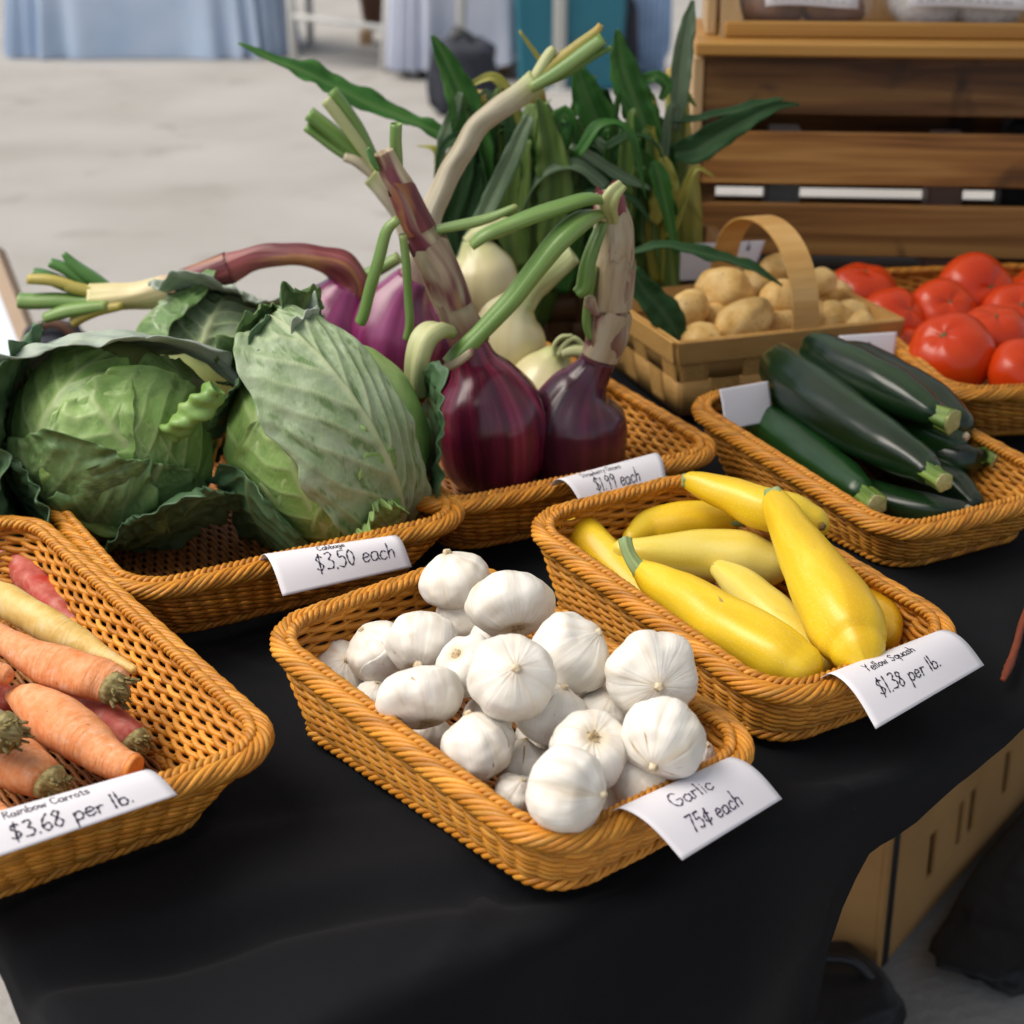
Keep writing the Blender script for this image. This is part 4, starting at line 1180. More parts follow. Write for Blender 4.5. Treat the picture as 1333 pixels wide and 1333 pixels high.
# magenta onion with the long pale neck reaching up to the right
Y = 1.78
o = onion('red_onion', 'magenta onion behind with a long pale neck slanting up to the right', (515, 470), Y, OG)
bulbmesh([(514, 500, 14), (514, 487, 42), (514, 460, 58), (515, 430, 60), (520, 404, 50), (528, 382, 35), (538, 362, 24)], 'onion_pink', o, Y)
stalk([(533, 388, 27), (541, 362, 20), (549, 335, 17), (556, 308, 16), (566, 275, 15), (580, 238, 15), (597, 203, 15), (618, 168, 15), (646, 143, 15), (676, 122, 16), (700, 105, 17)], 'neck_white', o, Y, 11, 'none')
for rows, m in (([(690, 112, 11), (715, 88, 13), (745, 66, 12), (772, 45, 10), (782, 32, 6)], 'tube_yellow'), ([(690, 114, 11), (722, 96, 14), (756, 72, 15), (785, 50, 14)], 'tube'),
                ([(700, 112, 8), (735, 95, 10), (768, 76, 8), (796, 62, 5)], 'tube'), ([(688, 112, 10), (702, 92, 12), (716, 70, 11), (722, 62, 7)], 'neck_palegreen')):
    leaftube(rows, o, m, Y=Y - (.01 if m == 'tube' else 0), flat=.6)

# onion behind whose pale fan of cut leaves points up left
Y = 1.86
o = onion('red_onion', 'pink red onion half hidden behind, its fan of cut pale leaves pointing up left', (570, 460), Y, OG)
bulbmesh([(566, 500, 14), (566, 490, 40), (566, 462, 54), (565, 432, 52), (562, 405, 40), (558, 378, 28), (552, 350, 22)], 'onion_pink', o, Y)
stalk([(556, 372, 25), (550, 345, 20), (542, 318, 17), (530, 288, 16), (516, 262, 17), (500, 240, 18), (486, 226, 18)], 'neck_white', o, Y, 14, 'none')
for rows, m in (([(495, 236, 9), (465, 210, 11), (430, 188, 11), (398, 165, 10)], 'tube'), ([(490, 228, 12), (462, 198, 16), (428, 168, 16), (402, 148, 15)], 'tube'),
                ([(490, 222, 9), (468, 188, 11), (440, 150, 12), (424, 130, 12)], 'neck_palegreen'), ([(495, 222, 9), (478, 190, 12), (456, 150, 12), (432, 118, 12)], 'tube'),
                ([(490, 232, 10), (468, 212, 11), (448, 204, 9)], 'neck_white')):
    leaftube(rows, o, m, Y=Y + (.02 if m == 'tube' else 0), flat=.5)
leaftube([(520, 335, 12, 1.84), (490, 352, 12, 1.84), (450, 370, 12, 1.85), (415, 385, 11, 1.86), (395, 392, 11, 1.86)], o, 'tube')

# white onions
WG = 'white onions behind the red ones'
Y = 1.93
o = onion('white_onion', 'round white onion farthest back, below the corn', (622, 400), Y, WG)
bulbmesh([(622, 430, 16), (623, 420, 38), (624, 398, 49), (625, 370, 51), (625, 348, 45), (622, 332, 32), (617, 320, 19), (614, 312, 13)], 'onion_white', o, Y)
stalk([(616, 318, 15), (625, 305, 12), (645, 298, 12), (672, 292, 10)], 'neck_palegreen', o, Y, 15)
Y = 1.80
o = onion('white_onion', 'white onion in the middle whose pale green neck leans to the right', (662, 460), Y, WG)
bulbmesh([(660, 492, 14), (660, 482, 36), (661, 460, 47), (662, 436, 48), (666, 414, 40), (674, 398, 27), (684, 386, 18)], 'onion_white', o, Y)
stalk([(680, 394, 19), (694, 376, 17), (712, 360, 15), (730, 346, 14), (746, 332, 13)], 'neck_palegreen', o, Y, 16)
Y = 1.74
o = onion('white_onion', 'squat white onion with thin curling green threads, left of the papery neck', (715, 510), Y, WG)
bulbmesh([(714, 548, 14), (714, 540, 38), (714, 520, 54), (715, 500, 56), (718, 482, 44), (724, 468, 26), (730, 458, 15)], 'onion_white', o, Y)
for rows in ([(728, 462, 8), (736, 448, 6), (748, 441, 5), (762, 452, 4)], [(732, 460, 10), (748, 456, 12), (766, 458, 13), (784, 452, 9)], [(724, 462, 6), (722, 450, 5), (730, 440, 5), (742, 438, 4)]):
    leaftube(rows, o, 'neck_palegreen', Y=Y - .02, ends=('none', 'round'))

# ------------------------------------------------------------------ corn in its basket


def blade(rows, m, root, Y, fold=.28, face=(0, 0, 1), nm='leaf', twist=0.0, n=7):
    P, W = pxpath(rows, n, Y=Y); W = W * .88
    T = nrm(np.gradient(P, axis=0)); f = cdir(*face)
    na = 9; V = []; pc = []; ve = []
    L = 0
    for i in range(len(P)):
        if i: L += np.linalg.norm(P[i] - P[i - 1])
        s = nrm(np.cross(T[i], f)); nn = np.cross(s, T[i])
        a = twist * i / len(P)
        s, nn = s * math.cos(a) + nn * math.sin(a), nn * math.cos(a) - s * math.sin(a)
        for j in range(na):
            x = j / (na - 1) * 2 - 1
            wv = (.10 * math.sin(i * .5 + (3 if x > 0 else 0)) + .35 * mnoise.noise(Vector((i * .35, x * 1.5, rows[0][0])))) * abs(x)
            V.append(P[i] + s * W[i] * x * (1 + abs(x) * .22 * mnoise.noise(Vector((L * 70, x * 2, rows[0][0])))) + nn * W[i] * (fold * abs(x) + wv)); pc.append((x * W[i], rows[0][0] * .13, L)); ve.append(.8 * math.exp(-(x / .13) ** 2))
    F = [(i * na + j, i * na + j + 1, (i + 1) * na + j + 1, (i + 1) * na + j) for i in range(len(P) - 1) for j in range(na - 1)]
    o = mesh(nm, [dict(v=np.array(V), f=F, pc=pc, vein=np.array(ve))], M[m], root)
    so = o.modifiers.new('thickness', 'SOLIDIFY'); so.thickness = .0008; so.offset = 0
    return o


CG = 'ears of corn standing in the back basket'


def ear(rows, Y, label, m='husk', shank=True, nh=4):
    P, R = pxpath(rows, 6, Y=Y)
    root = thing('corn_ear', label, 'corn', (P[0][0], P[0][1], min(P[0][2], P[-1][2])), 0, CG)
    sd = rows[0][0] * .02
    mesh('husk', [sweep(P, R, 26, 'round', 'flat', lambda th, t: 1 + .05 * abs(math.sin(2.5 * th + 2 * t)) + .02 * math.sin(11 * th), sd, .002, sd)], M[m], root)
    rg = random.Random(int(rows[0][0]))
    if shank:
        d = nrm(P[-1] - P[-4]); r = R[-1]
        mesh('shank', [sweep([P[-1] - d * .004, P[-1] + d * .012, P[-1] + d * .020], [r * 1.05, r * .95, r * .8], 14, 'none', 'flat', None, sd, .001)], M['shank'], root)
    return root


YC = 2.10
e = ear([(690, 400, 30), (694, 350, 44), (698, 290, 50), (702, 230, 48), (704, 180, 36), (700, 150, 22), (698, 132, 14)], YC, 'ear of corn in the middle of the bunch with split yellow green husks')
blade([(705, 240, 12), (720, 190, 24), (735, 150, 14), (748, 190, 10), (755, 210, 3)], 'blade', e, YC - .05)
blade([(690, 150, 8), (668, 200, 13), (640, 260, 14), (610, 320, 11), (588, 362, 4)], 'blade_grey', e, YC - .09)
blade([(676, 170, 6), (660, 120, 9), (640, 100, 7), (610, 112, 4), (590, 118, 2)], 'husk_yellow', e, YC - .04)
blade([(712, 330, 14), (722, 260, 26), (718, 200, 22), (708, 150, 10), (700, 128, 4)], 'husk', e, YC - .055)
blade([(676, 350, 14), (668, 290, 26), (672, 230, 22), (684, 180, 10)], 'husk', e, YC - .055)
blade([(718, 100, 3), (712, 90, 4), (700, 74, 4), (676, 40, 2)], 'husk_yellow', e, YC)
e = ear([(640, 400, 28), (632, 340, 44), (626, 280, 46), (622, 220, 40), (620, 170, 26), (620, 140, 15)], YC + .04, 'dark green ear of corn left of the middle with a blade reaching far left')
blade([(640, 190, 8), (590, 180, 12), (545, 162, 17), (490, 140, 20), (440, 116, 22), (395, 94, 20), (355, 78, 12), (310, 56, 2)], 'blade', e, YC - .03, face=(.2, .6, .8))
blade([(622, 260, 16), (618, 200, 28), (606, 140, 26), (588, 95, 18), (570, 60, 9), (562, 46, 2)], 'blade', e, YC - .05)
blade([(640, 190, 6), (628, 160, 14), (606, 140, 10), (590, 100, 6)], 'blade_dark', e, YC - .02)
blade([(600, 340, 6), (590, 300, 8), (600, 250, 12), (606, 210, 14), (600, 180, 12), (575, 195, 5), (565, 240, 1)], 'blade_dark', e, YC - .06)
blade([(570, 220, 3), (578, 180, 9), (590, 150, 9), (600, 120, 4)], 'blade_grey', e, YC - .055)
blade([(600, 380, 22), (598, 320, 34), (606, 260, 30), (616, 210, 12)], 'blade_dark', e, YC - .055)
blade([(545, 330, 3), (560, 280, 6), (580, 230, 7), (600, 190, 4)], 'blade_dark', e, YC - .07)
e = ear([(760, 400, 30), (756, 340, 44), (752, 290, 44), (750, 240, 38), (752, 205, 24), (756, 185, 14)], YC + .05, 'shaded ear of corn right of the middle, half hidden by the onion leaves', shank=False)
blade([(760, 300, 16), (750, 250, 30), (740, 215, 24), (735, 190, 8)], 'blade_dark', e, YC - .02)
blade([(742, 190, 4), (770, 205, 8), (806, 228, 8), (848, 246, 3)], 'blade_grey', e, YC - .06)
blade([(800, 330, 6), (790, 290, 16), (775, 240, 22), (760, 210, 10)], 'blade_dark', e, YC - .04)
blade([(726, 380, 16), (732, 330, 28), (736, 280, 26), (735, 240, 10)], 'blade', e, YC - .03)
e = ear([(838, 400, 22), (842, 350, 34), (846, 300, 36), (850, 255, 30), (853, 225, 20), (856, 202, 15)], YC + .03, 'ear of corn right of the bunch with a browned yellow shank')
blade([(850, 205, 10), (842, 170, 22), (826, 130, 25), (812, 90, 22), (806, 60, 12), (803, 38, 3)], 'blade', e, YC - .01)
blade([(830, 205, 14), (804, 190, 26), (780, 160, 28), (762, 120, 22), (752, 88, 10)], 'blade', e, YC + .01)
blade([(820, 330, 6), (860, 320, 10), (905, 328, 14), (950, 340, 14), (985, 352, 10), (1018, 372, 2)], 'blade_dark', e, YC - .20, face=(0, .7, .7))
blade([(822, 350, 10), (840, 380, 20), (862, 405, 24), (880, 432, 18), (890, 466, 2)], 'blade_dark', e, YC - .20)
blade([(850, 290, 8), (862, 260, 18), (868, 230, 16), (862, 205, 6)], 'husk_yellow', e, YC - .03)
blade([(880, 330, 4), (868, 270, 10), (858, 230, 14), (850, 210, 6)], 'blade', e, YC - .06)
e = ear([(892, 400, 18), (890, 350, 24), (888, 290, 26), (886, 240, 24), (884, 190, 18), (882, 150, 15), (880, 110, 14)], YC + .08, 'tall yellow husked ear of corn at the right end of the bunch', 'husk_yellow')
blade([(878, 170, 8), (884, 120, 14), (889, 70, 15), (896, 30, 11), (902, 0, 3)], 'blade_grey', e, YC + .02)
blade([(872, 160, 8), (910, 155, 14), (960, 145, 15), (1000, 134, 10), (1020, 128, 2)], 'blade_dark', e, YC + .02, face=(0, .8, .6))
blade([(878, 200, 12), (905, 195, 22), (940, 174, 20), (980, 152, 14), (1012, 138, 7), (1040, 136, 2)], 'blade_dark', e, YC + .0, fold=.4)
blade([(860, 130, 4), (868, 112, 8), (856, 100, 10), (838, 104, 8)], 'blade', e, YC)
# loose husk blades that fill the bunch
rgc = random.Random(21)
for k in range(84):
    x0 = rgc.uniform(575, 880); y0 = rgc.uniform(290, 380)
    lean = rgc.uniform(-45, 45); top = rgc.uniform(110, 260); w_ = rgc.uniform(9, 24)
    blade([(x0, y0, w_ * .6), (x0 + lean * .25, y0 - (y0 - top) * .35, w_), (x0 + lean * .6, y0 - (y0 - top) * .7, w_ * .9), (x0 + lean, top, w_ * .4), (x0 + lean * rgc.uniform(1.2, 2), top + rgc.uniform(-25, 35), 1)],
          rgc.choice(['blade_dark', 'blade', 'blade', 'husk', 'husk', 'blade_dark', 'husk_yellow', 'blade_grey']), [x for x in COL.objects if x.name.startswith('corn_ear')][k % 5], YC + rgc.uniform(-.05, .08), fold=rgc.uniform(.1, .5), face=(rgc.uniform(-.6, .6), .1, .9), twist=rgc.uniform(-.8, .8), nm='husk_blade')
for k in range(18):
    x0 = rgc.uniform(610, 870); y0 = rgc.uniform(170, 330); sg = rgc.choice([-1, 1]); ln = rgc.uniform(50, 120); w_ = rgc.uniform(7, 14)
    blade([(x0, y0, w_ * .7), (x0 + sg * ln * .35, y0 - rgc.uniform(10, 40), w_), (x0 + sg * ln * .75, y0 - rgc.uniform(0, 30), w_ * .8), (x0 + sg * ln, y0 + rgc.uniform(5, 60), 1)],
          rgc.choice(['blade_dark', 'blade', 'husk', 'blade_grey', 'husk_yellow', 'blade_dark']), [x for x in COL.objects if x.name.startswith('corn_ear')][k % 5], YC + rgc.uniform(-.08, .04), fold=rgc.uniform(.2, .6), face=(rgc.uniform(-.4, .4), .5, .7), twist=rgc.uniform(-1.2, 1.2), nm='husk_blade')
# corn basket
cb = thing('splint_basket', 'brown splint basket behind the onions holding the corn', 'basket', (.10, 2.20, TZ + .005), .2)


def splint_walls(root, L, W, h, fl, m, band=.030, rim_m=None):
    """woven flat splints on the four sides of an oblong basket (local coordinates)"""
    rg = random.Random(5)
    parts = []
    def wallpt(side, a, z, off):
        k = 1 + fl * z / h
        l, w = L / 2 * k, W / 2 * k
        if side == 0: return (a * l, -w - off, z)
        if side == 1: return (l + off, a * w, z)
        if side == 2: return (-a * l, w + off, z)
        return (-l - off, -a * w, z)
    for side in range(4):
        ln = L if side % 2 == 0 else W
        nv = max(3, int(ln / .036)); nb = max(2, int(h / band))
        for b in range(nb):
            z0 = b * h / nb + .0012; z1 = (b + 1) * h / nb - .0012
            parts.append(grid(lambda u, v: wallpt(side, (u * 2 - 1), z0 + (z1 - z0) * v, .0008 * math.cos(math.pi * (u * nv - .5) + math.pi * b)), nv * 6, 2, rnd=rg.random()))
        for i in range(nv):
            c = (i + .5) / nv * 2 - 1; hw = .90 / nv
            parts.append(grid(lambda u, v: wallpt(side, c + (u * 2 - 1) * hw, v * h, -.0010 * math.cos(math.pi * i + math.pi * (v * nb - .5))), 3, nb * 6, rnd=rg.random()))
    parts.append(box((0, 0, .004), (L - .004, W - .004, .004)))
    o = mesh('woven_wall', parts, M[m], root, True)
    so = o.modifiers.new('thickness', 'SOLIDIFY'); so.thickness = .0014; so.offset = 0
    rp = []
    k = 1 + fl
    for side in range(4):
        for s_, off in ((1, .0035), (-1, -.0035)):
            rp.append(grid(lambda u, v: wallpt(side, (u * 2 - 1), h - .013 + .026 * v - .006, off), 8, 2, rnd=rg.random()))
    o = mesh('rim_band', rp, M[rim_m or m], root, True, smooth=False)
    so = o.modifiers.new('thickness', 'SOLIDIFY'); so.thickness = .003; so.offset = 0


def handle(root, x0, W, h, top, m, fl, wid=.030, ax='y'):
    P = []
    w = W / 2 * (1 + fl) + .002
    for t in np.linspace(0, 1, 30):
        a = math.pi * t
        y = -w * math.cos(a); z = h - .03 + (top - h + .03) * math.sin(a) ** .62
        P.append((y, z))
    P = np.array(P); T = nrm(np.gradient(P, axis=0))
    V = []; F = []
    for i, (y, z) in enumerate(P):
        ny, nz = -T[i][1], T[i][0]
        for (dx, o_) in ((-wid / 2, .0012), (wid / 2, .0012), (wid / 2, -.0012), (-wid / 2, -.0012)):
            q = (x0 + dx, y + ny * o_, z + nz * o_) if ax == 'y' else (y + ny * o_, x0 + dx, z + nz * o_)
            V.append(q)
    for i in range(len(P) - 1):
        for j in range(4):
            F.append((i * 4 + j, i * 4 + (j + 1) % 4, i * 4 + 4 + (j + 1) % 4, i * 4 + 4 + j))
    mesh('handle', [dict(v=np.array(V), f=F, rnd=.8)], M[m], root, True, smooth=False)


splint_walls(cb, .36, .16, .105, .08, 'splint_dark')
handle(cb, .03, .16, .105, .21, 'splint', .08, .028, 'y')
pb = thing('splint_basket', 'pale wood splint basket with a tall arched handle, full of potatoes', 'basket', (.285, 1.985, TZ + .005), .335)
splint_walls(pb, .262, .20, .085, .10, 'splint')
handle(pb, .018, .20, .085, .196, 'splint', .10, .034)

# ------------------------------------------------------------------ potatoes
PT = [(897, 403, 26, .100, 'potato at the left end of the basket with a dark eye'), (914, 444, 27, .078, 'potato low against the front rim at the left'),
      (944, 379, 32, .112, 'large smooth potato on the left, below the dark corn leaf'), (968, 419, 34, .098, 'big knobbly potato in the middle, left of the handle'),
      (938, 418, 22, .080, 'potato squeezed behind the big knobbly one'), (1009, 352, 21, .120, 'potato seen under the arch of the handle, farthest back'),
      (1019, 392, 27, .106, 'potato just left of the handle strip, upper one'), (1013, 428, 25, .085, 'potato just left of the handle strip, lower one'),
      (985, 369, 25, .104, 'potato behind the leaf tip in the middle'), (1067, 369, 21, .112, 'potato right of the handle at the top'),
      (1056, 408, 23, .092, 'potato touching the right side of the handle'), (1083, 413, 23, .088, 'round potato second from the right'),
      (1108, 409, 20, .086, 'potato in the back right of the basket by the tomatoes'), (1122, 430, 21, .078, 'rightmost potato above the blank card'),
      (1040, 432, 22, .075, 'potato low behind the handle strip'), (955, 352, 20, .100, 'small potato at the back under the left foot of the handle'), (1092, 384, 18, .085, 'small potato at the back between the handle and the tomatoes')]
pp = [pt(q[0], q[1], q[3]) for q in PT]; pr = [q[2] * mpp(p) for q, p in zip(PT, pp)]
pp = settle(pp, np.array(pr) * .92, 1.0, 25)
for q, p, r in zip(PT, pp, pr):
    rg = random.Random(q[0])
    A = orient((rg.uniform(-1, 1), rg.uniform(-.6, .6), rg.uniform(-.5, .5)))
    asp = np.array([rg.uniform(.88, 1), rg.uniform(.88, 1.02), rg.uniform(1.05, 1.25)])
    V = []; nt, nf = 32, 22
    for i in range(nf + 1):
        for j in range(nt):
            a = math.pi * i / nf; b = 2 * math.pi * j / nt
            d = Vector((math.sin(a) * math.cos(b), math.sin(a) * math.sin(b), math.cos(a)))
            k = 1 + .14 * mnoise.noise(d * 1.3 + Vector((q[0], 0, 0))) + .035 * mnoise.noise(d * 4 + Vector((q[1], 0, 0)))
            V.append(np.array(d) * k * r * asp)
    V = np.array(V) @ A.T + p
    F = [(i * nt + j, (i + 1) * nt + j, (i + 1) * nt + (j + 1) % nt, i * nt + (j + 1) % nt) for i in range(nf) for j in range(nt)]
    root = thing('potato', q[4].replace('blank card', 'potato card'), 'potato', p - [0, 0, r], 0, 'potatoes in the handled basket')
    mesh('tuber', [dict(v=V, f=F)], M['potato'], root)

# ------------------------------------------------------------------ tomatoes
TM = [(1122, 382, 43, .085, 'tomato at the back left, partly behind the potatoes'), (1165, 420, 44, .082, 'tomato behind the potato basket corner'),
      (1226, 406, 41, .092, 'tomato in the middle row between the front big one and the top right one'), (1270, 381, 48, .100, 'top right tomato at the back of the basket'),
      (1238, 462, 54, .088, 'largest tomato at the front left with white highlights'), (1292, 438, 44, .092, 'tomato behind the front right one'),
      (1322, 414, 44, .088, 'tomato at the right edge in the second row'), (1336, 486, 46, .080, 'front right tomato cut by the edge of the picture'),
      (1190, 470, 38, .05, 'tomato sunk low by the left rim of the tomato basket'), (1345, 385, 40, .075, 'farthest right tomato at the back')]
pp = [pt(q[0], q[1], q[3] - .014) for q in TM]; pr = [q[2] * 1.06 * mpp(p) for q, p in zip(TM, pp)]
pp = settle(pp, np.array(pr) * .92, 1.0, 20)
for q, p, r in zip(TM, pp, pr):
    rg = random.Random(q[0])
    A = orient((rg.uniform(-.6, .8), rg.uniform(-.8, .2), rg.uniform(.3, 1)))
    V = []; nt, nf = 44, 26
    for i in range(nf + 1):
        for j in range(nt):
            a = math.pi * i / nf; b = 2 * math.pi * j / nt
            top = math.exp(-(a / .38) ** 2)
            k = 1 - .16 * top + .035 * math.sin(5 * b + q[0]) * math.sin(a) ** .5 * (.3 + .7 * math.exp(-(a / 1.0) ** 2)) + .02 * math.sin(2 * b + q[1])
            V.append(np.array([math.sin(a) * math.cos(b), math.sin(a) * math.sin(b), math.cos(a) * .84]) * k * r * 1.02)
    V = np.array(V) @ A.T + p
    F = [(i * nt + j, (i + 1) * nt + j, (i + 1) * nt + (j + 1) % nt, i * nt + (j + 1) % nt) for i in range(nf) for j in range(nt)]
    root = thing('tomato', q[4], 'tomato', p - [0, 0, r], 0, 'red tomatoes in the back basket')
    mesh('fruit', [dict(v=V, f=F)], M['tomato'], root)
    sc_ = p + A[:, 2] * r * .715
    mesh('stem_scar', [sweep([sc_ - A[:, 2] * r * .03, sc_ + A[:, 2] * r * .015], [r * .11, r * .08], 10, 'none', 'flat', jit=r * .02)], M['calyx'], root)

# ------------------------------------------------------------------ wooden crate, tray and bags
cy = math.radians(-4.5)
cxv = np.array([math.cos(cy), math.sin(cy), 0]); cyv = np.array([-math.sin(cy), math.cos(cy), 0])
c0 = np.array([.262, 2.36, TZ])
CL, CD = .72, .24


def CR(a, b, z): return c0 + cxv * a + cyv * b + np.array([0, 0, z])


cr = thing('wooden_crate', 'dark stained slatted wooden crate standing behind the tomatoes', 'crate', CR(CL / 2, CD / 2, .004), cy)
zs = [(.068, .141), (.168, .240), (.264, .3445)]
for i, (a, b) in enumerate(zs):
    mesh('slat', [box(CR(CL / 2, .008, (a + b) / 2), (CL, .014, b - a), cy, .002, rnd=(.15 if i == 2 else .95 if i == 1 else .6))], M['crate'], cr)
    ba_, bb_ = [(.030, .103), (.118, .228), (.236, .300)][i]
    mesh('slat', [box(CR(CL / 2, CD - .008, (ba_ + bb_) / 2), (CL, .014, bb_ - ba_), cy, .002, rnd=.3)], M['crate'], cr)
mesh('end_panel', [box(CR(-.008, CD / 2, .175), (.015, CD + .004, .33), cy, .002)], M['light_wood'], cr)
mesh('end_panel', [box(CR(CL + .008, CD / 2, .175), (.015, CD + .004, .33), cy, .002)], M['crate'], cr)
for b in (.027, CD - .027):
    for a in (.012, CL - .012):
        mesh('corner_post', [box(CR(a, b, .17), (.022, .022, .33), cy, .002, rnd=.2)], M['crate'], cr)
mesh('floor_board', [box(CR(CL / 2, CD / 2, .012), (CL - .002, CD - .04, .010), cy, .001, rnd=.1)], M['crate'], cr)
# things inside the crate seen through the gaps
for (a, w, hh, m, lb) in ((.125, .05, .195, 'pkg_grey', 'grey carton at the left inside the crate'), (.36, .05, .19, 'pkg_pink', 'pinkish carton at the right inside the crate'),
                          (.52, .16, .22, 'bag_black', 'black carton at the right end inside the crate')):
    t = thing('package', lb, 'package', CR(a, .15, .019), cy, 'packages inside the crate')
    mesh('carton', [box(CR(a, .15, .019 + hh / 2), (w, .06, hh), cy, .004)], M[m], t)
    mesh('lid', [box(CR(a, .15, .019 + hh + .004), (w * .9, .054, .008), cy, .002)], M['sign_white' if m == 'pkg_grey' else m], t)

tr = thing('wooden_tray', 'golden wooden display tray on top of the crate, holding bagged buns', 'tray', CR(CL / 2, CD / 2, .342), cy)
mesh('base_board', [box(CR(CL / 2, CD / 2 - .004, .354), (CL + .03, CD + .05, .018), cy, .003, rnd=.9)], M['board'], tr)
mesh('front_lip', [box(CR(CL / 2 + .01, .030, .374), (CL - .03, .014, .022), cy, .003, rnd=.6)], M['board'], tr)
mesh('back_board', [box(CR(CL / 2, CD - .01, .43), (CL, .012, .134), cy, .003, rnd=.5)], M['light_wood'], tr)
mesh('end_board', [box(CR(.008, CD / 2 + .02, .423), (.016, CD - .06, .12), cy, .003)], M['light_wood'], tr)
mesh('end_board', [box(CR(CL - .008, CD / 2 + .02, .423), (.016, CD - .06, .12), cy, .003)], M['light_wood'], tr)
# angled corner bracket
bk = []
V = np.array([CR(.020, .026, .363), CR(.056, .026, .363), CR(.040, .026, .425), CR(.020, .026, .425)])
V = np.vstack([V, V + cyv * .016])
bk.append(dict(v=V, f=[(0, 1, 2, 3), (7, 6, 5, 4), (0, 4, 5, 1), (1, 5, 6, 2), (2, 6, 7, 3), (3, 7, 4, 0)]))
mesh('corner_bracket', bk, M['light_wood'], tr, smooth=False)


def bun_bag(a, n, m, lb, lw):
    root = thing('bun_bag', lb, 'bag of buns', CR(a, .12, .366), cy, 'bagged buns in the wooden tray')
    w = .052 * n
    for i in range(n):
        for k in range(2):
            c = CR(a + (i - (n - 1) / 2) * .084, .085 + k * .07, .366 + .030)
            V = []; nt, nf = 28, 16
            for ii in range(nf + 1):
                for j in range(nt):
                    al = math.pi * ii / nf; b = 2 * math.pi * j / nt
                    d = Vector((math.sin(al) * math.cos(b), math.sin(al) * math.sin(b), math.cos(al)))
                    kk = 1 + .06 * mnoise.noise(d * 2.5 + Vector((a * 30 + i, k, 0)))
                    V.append(c + np.array([d.x * .043, d.y * .036, d.z * .032]) * kk)
            F = [(ii * nt + j, (ii + 1) * nt + j, (ii + 1) * nt + (j + 1) % nt, ii * nt + (j + 1) % nt) for ii in range(nf) for j in range(nt)]
            mesh('bun', [dict(v=np.array(V), f=F)], M[m], root)

    def film(u, v):
        th = 2 * math.pi * u; ph = math.pi * v
        x = math.copysign(abs(math.cos(th)) ** .5, math.cos(th)) * math.sin(ph) ** .4; y = math.copysign(abs(math.sin(th)) ** .5, math.sin(th)) * math.sin(ph) ** .4
        z = -math.cos(ph)
        q = 1 + .05 * mnoise.noise(Vector((x * 5, y * 5, z * 5 + a * 9)))
        return CR(a, .120, .366 + .042) + (cxv * x * w * .93 + cyv * y * .082 + np.array([0, 0, z * .040])) * q
    mesh('film', [grid(film, 40, 20)], M['film'], root)
    lab = mesh('label', [grid(lambda u, v: CR(a + (u - .45) * lw, .030 + .03 * v, .404 + .055 * v + .002 * math.sin(u * 5)), 8, 4)], M['paper'], root)
    so = lab.modifiers.new('thickness', 'SOLIDIFY'); so.thickness = .0006
    pr_ = []
    for r_ in range(3):
        x = .08
        while x < .85:
            l = rng.uniform(.03, .10)
            pr_.append(grid(lambda u, v: CR(a + (x + u * l - .45) * lw, .0292 + .03 * (.12 + r_ * .16 + v * .05), .404 + .055 * (.12 + r_ * .16 + v * .05) + .002 * math.sin((x + u * l) * 5)), 1, 1))
            x += l + .03
    mesh('label_print', pr_, M['pkg_grey'], root)


bun_bag(.135, 2, 'donut_brown', 'clear bag of two brown buns with a white label', .125)
bun_bag(.345, 2, 'donut_white', 'clear bag of pale sugared buns with a white label', .17)
bun_bag(.555, 2, 'donut_white', 'second clear bag of pale sugared buns, farther right in the tray', .17)

